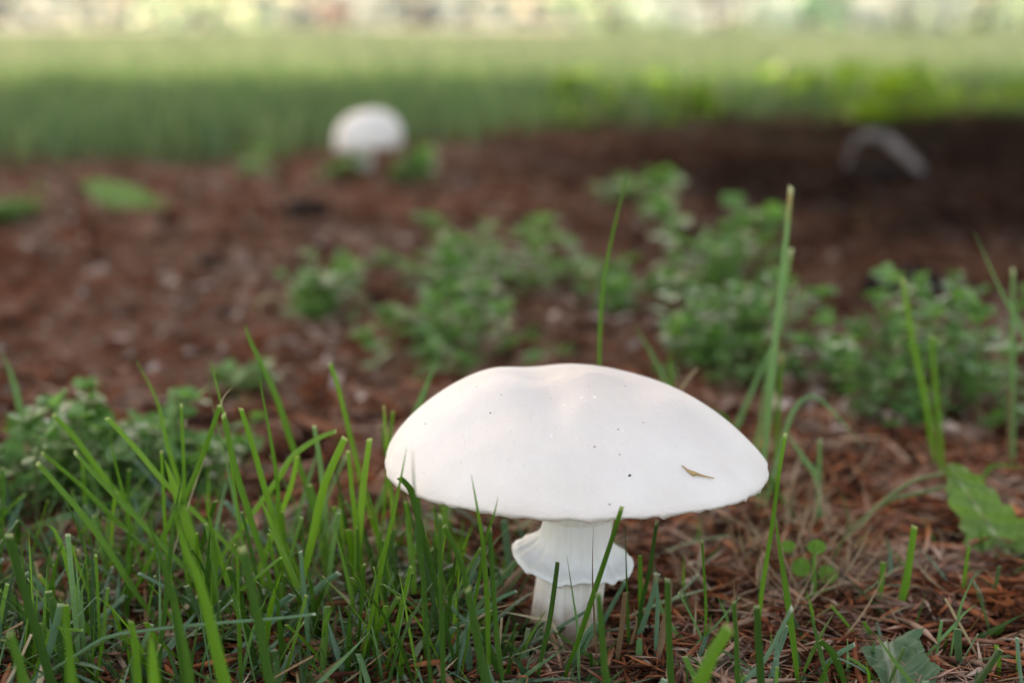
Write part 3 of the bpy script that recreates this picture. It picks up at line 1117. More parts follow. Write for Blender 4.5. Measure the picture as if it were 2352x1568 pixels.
        (c3((505, 1230), (520, 1100), (560, 850), (590, 620), (622, 420)), 12, .335, 0, 'cut', 'g'),
        (c3((690, 1600), (670, 1480), (640, 1240), (600, 980), (572, 780)), 18, .305, 0, 'point', 'g')]),
    ('blade arching over into a bow above straw', [
        (c3((560, 640), (600, 500), (650, 330), (740, 247), (850, 330), (980, 490)), 14, .425, 0, 'point', 'p'),
        (c3((790, 850), (770, 640), (700, 530), (610, 390)), 16, .42, 0, 'point', 'p'),
        (c3((770, 800), (775, 640), (780, 450)), 12, .42, 0, 'cut', 'p'),
        (c3((380, 400), (330, 330), (255, 300)), 14, .42, 0, 'point', 'd')]),
    ('broad blunt blade standing alone in red litter', [
        (c3((1140, 1350), (1155, 1200), (1180, 1080), (1215, 845)), 21, .352, 0, 'cut', 'g')]),
    ('short straight cut blade beside the drooping toothed leaf', [
        (c3((1425, 1240), (1445, 1080), (1465, 935)), 11, .36, 0, 'cut', 'g')]),
    ('tall clipped blades rising out of chickweed beside the toothed leaf', [
        (fx((2140, 1010), (2128, 930), (2100, 800), (2073, 640)), 15, .475, 0, 'cut', 'g'),
        (fx((2165, 1080), (2155, 950), (2145, 850), (2140, 770)), 13, .46, 0, 'cut', 'g')]),
    ('slanting blade crossing an upright cut one', [
        (fx((2375, 830), (2345, 750), (2300, 670), (2237, 530)), 13, .45, 0, 'point', 'p'),
        (fx((2325, 1050), (2326, 840), (2327, 615)), 14, .47, 0, 'cut', 'p'),
        (fx((2318, 1040), (2320, 960), (2322, 890)), 10, .47, 0, 'cut', 'n')]),
    ('forked grass stalk with frayed ends in needle litter', [
        (c3((240, 1480), (255, 1300), (255, 1180), (238, 910)), 8, .325, 0, 'cut', 'g'),
        (c3((240, 1365), (190, 1260), (130, 1150)), 6, .325, 0, 'cut', 'p'),
        (c3((262, 1345), (340, 1260), (410, 1175)), 6, .325, 0, 'cut', 'p'),
        (c3((262, 1340), (275, 1300), (280, 1250)), 7, .325, 0, 'point', 'g')]),
    ('broad soft blade slanting out of the near litter', [
        (c3((150, 1760), (230, 1568), (290, 1430), (365, 1310)), 40, .255, 0, 'cut', 'g'),
        (c3((380, 1600), (470, 1520), (540, 1440), (655, 1215)), 16, .295, 0, 'cut', 'b'),
        (c3((510, 1560), (500, 1400), (490, 1210)), 22, .285, 0, 'cut', 'd'),
        (c3((400, 1500), (395, 1350), (385, 1190)), 14, .29, 0, 'cut', 'd')]),
    ('few low green shoots in front of the seedling', [
        (c3((990, 1400), (900, 1290), (830, 1210)), 8, .335, 0, 'cut', 'g'),
        (c3((1035, 1390), (1010, 1340), (980, 1285)), 12, .335, 0, 'cut', 'g'),
        (c3((765, 1350), (745, 1240), (715, 1140)), 7, .335, 0, 'point', 'g'),
        (c3((930, 1590), (850, 1450), (780, 1370)), 19, .305, 0, 'cut', 'd'),
        (c3((810, 1480), (870, 1430), (940, 1390)), 16, .315, 0, 'cut', 'b')]),
    ('branching pale grass stalk near the dark lobed leaf', [
        (c3((1370, 1500), (1400, 1330), (1440, 1180), (1510, 1040)), 8, .325, 0, 'point', 'p'),
        (c3((1310, 1470), (1325, 1370), (1340, 1280)), 10, .325, 0, 'cut', 'p'),
        (c3((1400, 1300), (1440, 1250), (1500, 1205)), 9, .325, 0, 'point', 'p'),
        (c3((1400, 1260), (1380, 1220), (1355, 1180)), 8, .325, 0, 'cut', 's')]),
    ('low blade pair at the edge of the needle litter', [
        (c3((1610, 1520), (1600, 1450), (1590, 1390)), 14, .315, 0, 'cut', 'g'),
        (c3((1690, 1520), (1688, 1440), (1685, 1350)), 9, .315, 0, 'point', 'y'),
        (c3((1550, 1340), (1620, 1300), (1717, 1250)), 16, .335, 0, 'point', 'd')]),
    ('long grass blade lying flat across the litter', [
        (c3((1235, 895), (1400, 970), (1560, 1040), (1760, 1130)), 15, None, 0, 'point', 'd'),
        (c3((1560, 580), (1640, 570), (1720, 580)), 12, .43, 0, 'point', 'g')]),
    ('thin horizontal grass stalk lying over the turf', [
        (c1((330, 1450), (480, 1360), (640, 1330), (900, 1300), (1300, 1268), (1450, 1250)), 9, .288, 0, 'cut', 'b'),
        (c1((240, 1320), (290, 1320), (380, 1325)), 9, .30, 0, 'cut', 'g')]),
    ('pale oval grass leaf lying under chickweed', [
        (c1((350, 800), (290, 808), (230, 825), (140, 862)), 20, .40, 0, 'point', 'p')]),
    ('upright brown dead stalk beside the mushroom stem', [
        (c2((1330, 1600), (1345, 1440), (1365, 1290), (1378, 1150)), 15, .318, 0, 'cut', 'n'),
        (c2((1400, 1400), (1430, 1290), (1415, 1200)), 9, .322, 0, 'point', 'n')]),
    ('single pale cut straw standing in needle litter', [
        (c2((795, 1450), (803, 1360), (812, 1268)), 9, .318, 0, 'cut', 's')]),
    ('brown straw lying against the stem foot', [
        (c2((1035, 1285), (960, 1268), (900, 1255), (808, 1240)), 9, .328, 0, 'point', 's'),
        (c2((700, 1270), (780, 1225), (860, 1205)), 7, .325, 0, 'point', 's')]),
]
random.seed(11)
for label, blades in TUFTS:
    specs = []
    for pts, w, D, lean, tip, colr in blades:
        specs.append((trace(pts, w, D, lean), tip, colr))
    b0 = specs[0][0][0][0]
    root = empty('grass_tuft', (b0.x, b0.y, float(gz(b0.x, b0.y))))
    dead = all(s[2] in 'sn' for s in specs)
    if dead:
        root.name = 'dry_straw'
    tag(root, label, 'straw' if dead else 'grass', 'grass tufts around the mushroom')
    for (P, w), tip, colr in specs:
        phi = random.uniform(-.55, .55)
        V, Q, UV = ribbon(P, w * .88 / math.cos(phi * .7), tip, phi)
        link('blade', np_mesh('blade', V, Q, UV), GM[colr], root)


# ------------------------------------------------------------------ uncountable low grass, clippings, lawn
def bulk_ribbons(specs, seg=5, mats=None):
    """specs: list of (base xyz, yaw, lean angle, length, width, bend, tipkind, material index) -> one mesh."""
    Vs, Qs, UVs, MI = [], [], [], []
    off = 0
    for (b, yaw, lean, Ln, w, bend, tip, mi_) in specs:
        ca, sa = math.cos(yaw), math.sin(yaw)
        wa = yaw + math.pi / 2 + RND.uniform(-.5, .5)
        wx, wy = math.cos(wa), math.sin(wa)
        x, y, z = b
        th = lean
        P = [(x, y, z)]
        for i in range(seg):
            th += bend / seg
            x += ca * math.sin(th) * Ln / seg
            y += sa * math.sin(th) * Ln / seg
            z += math.cos(th) * Ln / seg
            P.append((x, y, z))
        vm_ = 1.0 if tip else .94
        for i, (x, y, z) in enumerate(P):
            t = i / seg
            h = w * .5 * (.5 + .5 * min(1, t / .35))
            if not tip:
                h *= max(.05, min(1, (1 - t) * 2)) ** .8
            Vs += [(x - wx * h, y - wy * h, z), (x - ca * h * .5, y - sa * h * .5, z + h * .15), (x + wx * h, y + wy * h, z)]
        for i in range(seg):
            for s in (0, 1):
                q = off + i * 3 + s
                Qs.append((q, q + 1, q + 4, q + 3))
                v0, v1 = i / seg * vm_, (i + 1) / seg * vm_
                UVs += [(s * .5, v0), (s * .5 + .5, v0), (s * .5 + .5, v1), (s * .5, v1)]
                MI.append(mi_)
        off += 3 * (seg + 1)
    return np.array(Vs), np.array(Qs), np.array(UVs), np.array(MI)


def in_stem(x, y, r=.014):
    return math.hypot(x - CX + .001, y - CY) < r


specs = []
R = RND
# tangle of mown grass, dense on one side, thin elsewhere
while len(specs) < 2700:
    y = R.uniform(.225, .44)
    x = R.uniform(-.44, .42) * y * 1.15
    s = x / y
    left = s < -.04
    dens = 1.0 if left else (max(.10, 1 - (s + .04) / .13) if s < .12 else .12)
    if y > .365:
        dens *= max(.04, 1 - (y - .365) / .06)
    if y < .31:
        dens = max(dens * .8, .22)
    if y < .27:
        dens *= .45
    if R.random() > dens or in_stem(x, y):
        continue
    z = float(gz(x, y)) - .002
    k = R.random()
    W = R.uniform(.0006, .0017)
    if k < .30 and left and y > .30:                      # standing thin blades
        Ln, lean, bend = R.uniform(.018, .040), abs(R.gauss(0, .22)), R.uniform(-.1, .7)
        col_ = R.choices('gdbyp', (34, 44, 4, 8, 10))[0]
    elif k < .55:
        Ln, lean, bend = R.uniform(.008, .022), abs(R.gauss(0, .4)), R.uniform(-.1, 1.0)
        col_ = R.choices('gdbypsn', (20, 46, 18, 3, 5, 5, 3))[0]
    else:                                                 # clippings lying about
        Ln, lean, bend = R.uniform(.008, .026), R.uniform(.85, 1.55), R.uniform(-.4, .5)
        W *= 1.3
        z += R.uniform(.001, .008)
        col_ = R.choices('gdbypsn', (10, 34, 36, 1, 5, 8, 6))[0]
    if y < .285:
        Ln = min(Ln, .017)
    specs.append(((x, y, z), R.uniform(0, 6.28), lean, Ln, W, bend, R.random() < .3, GK.index(col_)))
V, Q, UV, MI = bulk_ribbons(specs)
o = link('grass', np_mesh('grass', V, Q, UV, mi=MI), [GM[k] for k in GK])
tag(o, 'low tangle of mown grass and clippings around the mushroom', 'grass', kind='stuff')

# curled dead straw, thickest beside the seedling
specs = []
while len(specs) < 480:
    if R.random() < .62:
        px, py = R.gauss(1850, 120), R.gauss(1290, 80)
    else:
        px, py = R.uniform(-100, 2450), R.uniform(1220, 1640)
    g = ground_px(px, py)
    if in_stem(g.x, g.y, .016):
        continue
    specs.append(((g.x, g.y, g.z + R.uniform(.0005, .004)), R.uniform(0, 6.28), R.uniform(1.0, 1.65), R.uniform(.008, .030), R.uniform(.0003, .0009),
                  R.uniform(-.9, .9), False, 0))
V, Q, UV, MI = bulk_ribbons(specs)
tag(link('straw', np_mesh('straw', V, Q, UV), M_straw), 'fine curled dead straw strewn over the needle litter', 'straw', kind='stuff')


def lawn_edge(x):
    """Distance where the lawn begins, as a function of x."""
    return 1.45 + .62 * np.clip((x + .35) / .85, 0, 1) + .10 * np.sin(5 * x + 1) + .05 * np.sin(13 * x)


def lawn(n, y0, y1, h, w, power, name, label, mat):
    u = NPR.random(n)
    y = (y0 ** power + u * (y1 ** power - y0 ** power)) ** (1 / power)
    x = NPR.uniform(-1, 1, n) * (.46 * y + .35)
    d = y - lawn_edge(x)
    keep = NPR.random(n) < np.clip(.10 + d / .35, 0, 1) * (d > -.12)
    dist = np.hypot(x - TREE.x, y - TREE.y)
    keep &= dist > .62 + .2 * np.sin(7 * np.arctan2(y - TREE.y, x - TREE.x))
    keep &= ~((y > 15.9) & (y < 24) & (x < 1.3))
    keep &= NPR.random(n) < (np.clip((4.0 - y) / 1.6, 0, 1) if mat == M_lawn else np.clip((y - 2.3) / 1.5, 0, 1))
    x, y = x[keep], y[keep]
    n = len(x)
    z = gz(x, y)
    H_ = h * NPR.uniform(.5, 1.35, n)
    W_ = w * NPR.uniform(.7, 1.3, n)
    a = NPR.uniform(0, 2 * np.pi, n)
    l = np.abs(NPR.normal(0, .45, n)) * H_
    wa = NPR.uniform(0, np.pi, n)
    wx, wy = np.cos(wa) * W_ / 2, np.sin(wa) * W_ / 2
    P = np.zeros((n, 5, 3))
    P[:, 0] = np.stack([x - wx * .7, y - wy * .7, z - .004], -1)
    P[:, 1] = np.stack([x + wx * .7, y + wy * .7, z - .004], -1)
    mx_, my_ = x + np.cos(a) * l * .35, y + np.sin(a) * l * .35
    P[:, 2] = np.stack([mx_ + wx, my_ + wy, z + H_ * .6], -1)
    P[:, 3] = np.stack([mx_ - wx, my_ - wy, z + H_ * .6], -1)
    P[:, 4] = np.stack([x + np.cos(a) * l, y + np.sin(a) * l, z + H_], -1)
    b = np.arange(n)[:, None] * 5
    T = np.concatenate([b + [[0, 1, 2]], b + [[0, 2, 3]], b + [[3, 2, 4]]])
    tag(link(name, np_mesh(name, P.reshape(-1, 3), T), mat), label, 'grass', kind='stuff')


lawn(85000, 1.3, 5.0, .052, .004, 1.6, 'lawn_grass', 'soft green lawn beginning behind the small mushroom', M_lawn)
lawn(95000, 2.3, 24, .050, .009, 1.35, 'lawn_grass', 'paler sunlight-painted lawn reaching to the shrubs', M_sunlitlawn)


# ------------------------------------------------------------------ needle litter
def litter(n, y0, y1, L0, L1, r, sides, segs, lift, power=2.0, xm=.42):
    u = NPR.random(n)
    y = (y0 ** power + u * (y1 ** power - y0 ** power)) ** (1 / power)
    x = NPR.uniform(-1, 1, n) * (xm * y + .06)
    keep = np.hypot(x - CX + .002, y - CY) > .0125
    keep &= y < lawn_edge(x) + .25
    x, y = x[keep], y[keep]
    n = len(x)
    z = gz(x, y) + NPR.uniform(0, 1, n) ** 1.6 * lift
    Ln = NPR.uniform(L0, L1, n)
    yaw = NPR.uniform(0, 2 * np.pi, n)
    pit = NPR.normal(0, .20, n)
    rr = r * NPR.uniform(.55, 1.5, n)
    curve = NPR.normal(0, .22, n) * Ln
    d = np.stack([np.cos(yaw) * np.cos(pit), np.sin(yaw) * np.cos(pit), np.sin(pit)], -1)
    sd = np.stack([-np.sin(yaw), np.cos(yaw), 0 * yaw], -1)
    up = np.cross(d, sd)
    rows = []
    for i in range(segs + 1):
        t = i / segs - .5
        c = np.stack([x, y, z], -1) + d * (Ln * t)[:, None] + sd * (curve * (t * t - .1))[:, None] + up * (np.abs(curve) * .3 * (.1 - t * t))[:, None]
        tp_ = 1 - .75 * abs(2 * t) ** 3
        for k in range(sides):
            w = 2 * math.pi * k / sides + .4
            rows.append(c + (sd * math.cos(w) + up * math.sin(w)) * (rr * tp_)[:, None])
    P = np.stack(rows, 1)
    m_ = (segs + 1) * sides
    q = []
    for i in range(segs):
        for k in range(sides):
            k2 = (k + 1) % sides
            q.append((i * sides + k, i * sides + k2, (i + 1) * sides + k2, (i + 1) * sides + k))
    Q = (np.arange(n)[:, None, None] * m_ + np.array(q)[None]).reshape(-1, 4)
    return P.reshape(-1, 3), Q


parts = [litter(46000, .20, .56, .005, .016, .00042, 3, 2, .0045),
         litter(5000, .20, .60, .012, .026, .0007, 4, 3, .006),
         litter(60000, .54, 1.15, .007, .020, .0008, 3, 1, .007),
         litter(45000, 1.1, 2.5, .012, .034, .0017, 3, 1, .011)]
off = 0
Vs, Qs = [], []
for V, Q in parts:
    Vs.append(V)
    Qs.append(Q + off)
    off += len(V)
tag(link('needle_litter', np_mesh('needle_litter', np.concatenate(Vs), np.concatenate(Qs)), M_litter), 'red brown carpet of fallen conifer needles and twigs', 'needles', kind='stuff')

# bark crumbs in the dark patch and pale flakes on the litter
m_flake = ramp_mat('litter_flake', [(0, (.06, .035, .026)), (.5, (.30, .20, .155)), (1, (.58, .49, .45))], .8, 0, 120, 0, humus)
n = 26000
y = NPR.uniform(.5, 2.3, n)
x = NPR.uniform(-1, 1, n) * (.42 * y + .1)
k = y < lawn_edge(x) + .1
k &= NPR.random(n) < .30 + .45 * np.sin(11 * x + 2) * np.sin(9 * y) + .25 * np.sin(29 * x + 17 * y)
p = np.stack([x, y, gz(x, y) + NPR.uniform(.002, .010, n)], -1)[k]
V, Q = leaf_cards(p, .0095, .3)
tag(link('bark_flakes', np_mesh('bark_flakes', V, Q, smooth=False), m_flake), 'pale and dark bark flakes scattered over the litter', 'bark', kind='stuff')


# ------------------------------------------------------------------ chickweed clumps
def weed_stem(base, yaw, length, rise, leaf, rng):
    """A sprawling stem with leaf pairs; returns stem V,Q and leaf V,Q."""
    n = 7
    P = []
    x, y, z = base
    for i in range(n + 1):
        t = i / n
        P.append(Vector((x + math.cos(yaw + .5 * t) * length * t, y + math.sin(yaw + .5 * t) * length * t, z - .002 + rise * math.sin(t * 1.75) + rng.uniform(-.001, .001))))
    sv, sq = tube(catmull(P, 10), [.0005] * 11, 4)
    lv, lq = [], []

    def leafat(p, ya, pitch, s):
        dx = Vector((math.cos(ya) * math.cos(pitch), math.sin(ya) * math.cos(pitch), math.sin(pitch)))
        sd_ = Vector((-math.sin(ya), math.cos(ya), rng.uniform(-.4, .4))).normalized()
        nn = dx.cross(sd_)
        b_ = len(lv)
        for (u, wv, h) in ((0, 0, 0), (.35, .42, .05), (.75, .34, .03), (1.0, 0, -.06), (.75, -.34, .03), (.35, -.42, .05), (.4, 0, -.05), (.75, 0, -.06)):
            lv.append(tuple(p + dx * s * u + sd_ * s * wv + nn * s * h))
        for q in ((0, 6, 1, 1), (0, 5, 6, 6), (6, 7, 2, 1), (6, 5, 4, 7), (7, 3, 2, 2), (7, 4, 3, 3)):
            lq.append(tuple(b_ + v for v in q))
    for i in range(2, n + 1):
        for s_ in (-1, 1):
            leafat(P[i], yaw + s_ * rng.uniform(1.0, 1.9) + (i % 2) * 1.0, rng.uniform(-.3, .9), leaf * rng.uniform(.8, 1.35))
    for s_ in range(4):
        leafat(P[-1], rng.uniform(0, 6.28), rng.uniform(.3, 1.0), leaf * rng.uniform(.5, .8))
    return sv, sq, lv, lq


def tri_fix(lq):
    q, t = [], []
    for f in lq:
        if f[2] == f[3]:
            t.append(f[:3])
        else:
            q.append(f[:3])
            t.append((f[0], f[2], f[3]))
    return q + t


def weed(label, px0, px1, base_py, top_py, stems, leaf=.008, flowers=0, depth=.05, seed=1, name='chickweed_clump', mat=None):
    rng = random.Random(seed)
    c = ground_px((px0 + px1) / 2, base_py)
    D = c.y
    half = (px1 - px0) / 2 / F * D
    hgt = (base_py - top_py) / F * D
    root = empty(name, (c.x, c.y, c.z))
    tag(root, label, 'weed', 'green weeds on the litter')
    leaf *= .74
    for i in range(int(stems * .95)):
        bx = c.x + max(-1.15, min(1.15, rng.gauss(0, .55))) * half
        by = c.y + rng.uniform(-.2, 1.3) * depth
        b = (bx, by, float(gz(bx, by)))
        Ls = rng.uniform(.5, 1.0) * min(max(half * .6, .016), .04)
        sv, sq, lv, lq = weed_stem(b, rng.uniform(0, 6.28), Ls, hgt * rng.choice((.25, .4, .6, .8, 1.05)) * rng.uniform(.8, 1.1), leaf * rng.choice((.6, .85, 1, 1.25)), rng)
        st = link('stem', np_mesh('stem', sv, sq), M_weedstem, root)
        lf = bpy.data.objects.new('foliage', np_mesh('foliage', lv, np.array(tri_fix(lq))))
        lf.data.materials.append(mat or M_weed)
        COL.objects.link(lf)
        lf.parent = st
        lf.matrix_parent_inverse = Matrix.Identity(4)
        lf['kind'] = 'stuff'
        if i < flowers:
            tipv = Vector(sv[-1])
            fv, fq = [], []
            for k in range(5):
                a = k * 2 * math.pi / 5
                d = Vector((math.cos(a), math.sin(a), .35))
                s2 = Vector((-math.sin(a), math.cos(a), 0))
                b_ = len(fv)
                q0 = tipv + Vector((0, 0, .002))
                for v in (q0, q0 + d * .0018 + s2 * .0007, q0 + d * .003, q0 + d * .0018 - s2 * .0007):
                    fv.append(tuple(v))
                fq.append((b_, b_ + 1, b_ + 2, b_ + 3))
            fo = bpy.data.objects.new('flower', np_mesh('flower', fv, fq))
            fo.data.materials.append(M_petal)
            COL.objects.link(fo)
            fo.parent = st
    return root


weed('chickweed clump beside the pale curled stalk on bare litter', 640, 835, 760, 600, 26, .0085, 1, .04, 1)
weed('low chickweed clump just behind the domed cap edge', 880, 1175, 865, 720, 38, .0085, 0, .05, 2)
weed('wide chickweed mat in mid litter between two mushrooms', 900, 1320, 715, 535, 60, .009, 1, .09, 3)
weed('loose chickweed spray behind the tall thin blade', 1300, 1500, 750, 620, 22, .0085, 0, .06, 4)
weed('tallest leafy chickweed clump behind the cap shoulder', 1560, 1860, 895, 650, 58, .0085, 1, .05, 5)
weed('bright green weed clump rising behind the tallest chickweed', 1540, 1760, 730, 515, 30, .012, 1, .05, 6)
weed('chickweed patch under the tall clipped blades', 1930, 2170, 985, 740, 42, .008, 3, .05, 7)
weed('chickweed patch running off beside the drooping toothed leaf', 2150, 2400, 985, 690, 46, .008, 3, .06, 8)
weed('chickweed with tiny white flowers under arching pale blades', -40, 190, 1205, 960, 44, .0075, 4, .035, 9)
weed('chickweed clump among the three slanting blades', 170, 360, 1190, 960, 36, .0075, 3, .035, 10)
weed('thin chickweed straggling at the foot of tall blades', 350, 560, 1150, 1010, 24, .007, 2, .03, 11)
weed('small pale weed sprig alone on red litter', 545, 625, 935, 850, 7, .0075, 1, .01, 12)
weed('dark leafy sprig close to the small mushroom stem', 745, 815, 420, 365, 9, .016, 0, .03, 13)
weed('yellow green upright sprig in front of the small mushroom', 905, 960, 455, 390, 7, .022, 0, .02, 14)
weed('bright upright sprig in shaded litter', 1480, 1555, 530, 405, 10, .016, 0, .03, 15)
weed('dull low sprig in shaded litter', 1370, 1470, 470, 395, 12, .014, 0, .04, 16)
weed('low weed sprig at the lawn edge by dark soil', 540, 625, 400, 345, 8, .020, 0, .03, 17)
weed('small bluish sprig below the lawn edge', 0, 60, 520, 465, 8, .018, 0, .03, 18)
weed('tiny sprig in litter behind the arching grass blade', 1230, 1290, 820, 770, 6, .007, 0, .02, 19)
# leafy weeds along the lawn edge near the tree
for i, (a, b, c_, d_, lb) in enumerate(((1230, 1420, 315, 215, 'leafy green weed clump where lawn meets bare soil'),
                                        (1760, 1960, 262, 185, 'bright leafy weed clump near the tree root'),
                                        (1960, 2150, 290, 190, 'yellow green weed clump directly behind the grey root'),
                                        (2150, 2360, 280, 200, 'leafy weed clump above black humus by the tree'),
                                        (1500, 1720, 285, 210, 'low weed clump between lawn and shaded litter'))):
    weed(lb, a, b, c_, d_, 34, .026, 0, .35, 30 + i, 'leafy_weed', M_bright)


# ------------------------------------------------------------------ broad leaves
def broad_leaf(P, wl, wr, n=40, m=8, teeth=9, depth=.35, cup=.15, ruffle=.0012, face=None, seed=0):
    """Toothed leaf along midrib P (base to tip). wl, wr: half width lists in metres. face: direction the upper side looks."""
    S = catmull(P, n)
    face = Vector(face).normalized()
    V, Q, UV = [], [], []
    for i, p in enumerate(S):
        t = i / n
        tg = (S[min(i + 1, n)] - S[max(i - 1, 0)]).normalized()
        sd_ = tg.cross(face).normalized()
        nm = sd_.cross(tg).normalized()
        for j in range(2 * m + 1):
            u = (j - m) / m
            W = np.interp(t, np.linspace(0, 1, len(wl)), wl) if u < 0 else np.interp(t, np.linspace(0, 1, len(wr)), wr)
            ph = t * teeth + (0 if u < 0 else .4)
            saw = (ph % 1.0)
            W = W * (1 - depth * (1 - saw) ** 1.3)
            q = p + sd_ * W * u - tg * abs(u) ** 2 * W * depth * .6
            r = ruffle * abs(u) * math.sin(t * 23 + (2 if u < 0 else 0) + seed) + ruffle * .5 * math.sin(t * 41 + u * 5)
            q = q + nm * (cup * W * u * u + r)
            V.append(tuple(q))
    k = 2 * m + 1
    for i in range(n):
        for j in range(2 * m):
            Q.append((i * k + j, i * k + j + 1, (i + 1) * k + j + 1, (i + 1) * k + j))
            for (a, b) in ((i, j), (i, j + 1), (i + 1, j + 1), (i + 1, j)):
                UV.append((b / (2 * m), a / n))
    return V, Q, UV


def leaf_thing(name, label, P, wl, wr, mat, stalk=None, rib_r=.0005, **kw):
    b = Vector(P[0])
    root = empty(name, (b.x, b.y, float(gz(b.x, b.y))))
    tag(root, label, 'leaf')
    V, Q, UV = broad_leaf(P, wl, wr, **kw)
    link('leaf_blade', np_mesh('leaf_blade', V, Q, UV), mat, root)
    S = catmull(P, 24)
    V, Q = tube(S, [rib_r * (1 - .8 * i / 24) for i in range(25)], 6)
    link('midrib', np_mesh('midrib', V, Q), M_weedstem, root)
    if stalk:
        V, Q = tube(catmull(stalk, 14), [rib_r * 1.2] * 15, 6)
        link('leaf_stalk', np_mesh('leaf_stalk', V, Q), M_weedstem, root)
    return root


k = .40 / F
Pr = [at(*c3((1830, 1190))[0], .385), at(*c3((1717, 1065))[0], .39), at(*c3((1620, 940))[0], .395), at(*c3((1530, 805))[0], .40), at(*c3((1440, 670))[0], .405), at(*c3((1375, 560))[0], .41)]
leaf_thing('dandelion_leaf', 'large drooping toothed green leaf beside the straw', Pr,
           [.004, 66 * k, 70 * k, 78 * k, 60 * k, 46 * k, 12 * k], [.004, 84 * k, 92 * k, 84 * k, 66 * k, 50 * k, 12 * k], M_dand,
           stalk=[Pr[0], Pr[0] + Vector((.012, 0, -.012)), Pr[0] + Vector((.018, 0, -.05 - 0))], teeth=9, depth=.26, ruffle=.0026, cup=.3, face=(-.35, -.9, .35))


def outline_leaf(poly, y0, slope, rib, mat, name, label, amp=.0012, rib_r=.0006):
    """Flat-lying jagged leaf: outline in photo pixels, distance growing up the leaf at the given slope."""
    py0 = max(p_[1] for p_ in poly)
    Yf = lambda py: y0 + (py0 - py) * slope
    bm = bmesh.new()
    vs_ = [bm.verts.new((p_[0], p_[1], 0)) for p_ in poly]
    bm.faces.new(vs_)
    bmesh.ops.triangulate(bm, faces=bm.faces[:], quad_method='BEAUTY', ngon_method='BEAUTY')
    for _ in range(3):
        long_ = [e for e in bm.edges if e.calc_length() > 12]
        if long_:
            bmesh.ops.subdivide_edges(bm, edges=long_, cuts=1)
            bmesh.ops.triangulate(bm, faces=bm.faces[:])
    uvl = bm.loops.layers.uv.new('UVMap')
    (rx0, ry0), (rx1, ry1) = rib[0], rib[-1]
    L2 = math.hypot(rx1 - rx0, ry1 - ry0)
    for f_ in bm.faces:
        f_.smooth = True
        for lp in f_.loops:
            dx, dy = lp.vert.co.x - rx0, lp.vert.co.y - ry0
            along = (dx * (rx1 - rx0) + dy * (ry1 - ry0)) / L2 / L2
            side = (dx * (ry1 - ry0) - dy * (rx1 - rx0)) / L2 / L2
            lp[uvl].uv = (.5 + side * .55, along * .6)
    for v in bm.verts:
        px, py = v.co.x, v.co.y
        q = at(px, py, Yf(py))
        q.z += amp * (mnoise.noise(Vector((px * .03, py * .03, 1.7))) * 1.4 + .5 * mnoise.noise(Vector((px * .08, py * .08, 4))))
        v.co = q
    me = bpy.data.meshes.new('leaf_blade')
    bm.to_mesh(me)
    bm.free()
    b = at(rib[0][0], rib[0][1], Yf(rib[0][1]))
    root = empty(name, (b.x, b.y, float(gz(b.x, b.y))))
    tag(root, label, 'leaf')
    link('leaf_blade', me, mat, root)
    P = [at(px, py, Yf(py)) + Vector((0, -.0004, .0003)) for px, py in rib]
    P.insert(0, Vector((P[0].x, P[0].y - .006, float(gz(P[0].x, P[0].y)) - .002)))
    V, Q = tube(catmull(P, 24), [rib_r * (1 - .7 * i_ / 24) for i_ in range(25)], 6)
    link('midrib', np_mesh('midrib', V, Q), M_weedstem, root)
    return root


outline_leaf(c3((1105, 1690), (1060, 1560), (1020, 1490), (965, 1405), (1010, 1395), (1085, 1362), (1098, 1388), (1130, 1350), (1190, 1332), (1262, 1312),
                (1240, 1352), (1206, 1392), (1228, 1442), (1266, 1428), (1290, 1476), (1356, 1494), (1320, 1530), (1292, 1580), (1250, 1640), (1190, 1690)),
             .291, .00019, c3((1150, 1680), (1128, 1560), (1105, 1460), (1086, 1368)), M_dand2, 'lobed_leaf',
             'dark bluish jagged lobed leaf with pale midrib in red litter')
k = .43 / F
Pm = [at(*c2((700, 930))[0], .42), at(*c2((800, 912))[0], .425), at(*c2((900, 885))[0], .43), at(*c2((1010, 850))[0], .435)]
leaf_thing('lobed_leaf', 'glossy green leaf lying behind the mushroom stem', Pm,
           [.0005, 30 * k, 45 * k, 44 * k, 10 * k], [.0005, 12 * k, 18 * k, 18 * k, 6 * k], M_dand, teeth=3, depth=.4, face=(.0, -.8, .6), n=24)
k = 1.09 / F
Pl = [ground_px(455, 528) + Vector((0, 0, .004)), at(390, 500, 1.09), at(320, 470, 1.10), at(250, 445, 1.11), at(190, 420, 1.12)]
leaf_thing('plantain_leaf', 'broad green leaf lying on litter below the lawn', Pl,
           [.003, 30 * k, 32 * k, 40 * k, 10 * k], [.003, 30 * k, 38 * k, 44 * k, 10 * k], M_dand, teeth=6, depth=.1, face=(0, -.6, .8), rib_r=.001, n=24)
Pl = [ground_px(455, 512) + Vector((0, 0, .003)), at(490, 480, 1.10), at(530, 455, 1.11)]
leaf_thing('plantain_leaf', 'narrow dull leaf beside the broad one on litter', Pl,
           [.003, 14 * k, 12 * k, 3 * k], [.003, 14 * k, 12 * k, 3 * k], M_dand2, teeth=4, depth=.1, face=(0, -.6, .8), rib_r=.001, n=16)
Pl = [ground_px(85, 478) + Vector((0, 0, .003)), at(95, 450, 1.19), at(90, 420, 1.2)]
leaf_thing('plantain_leaf', 'small upright yellow green leaf near the lawn edge', Pl,
           [.002, 16 * k, 18 * k, 4 * k], [.002, 16 * k, 18 * k, 4 * k], M_dand, teeth=4, depth=.1, face=(0, -.8, .5), rib_r=.001, n=16)

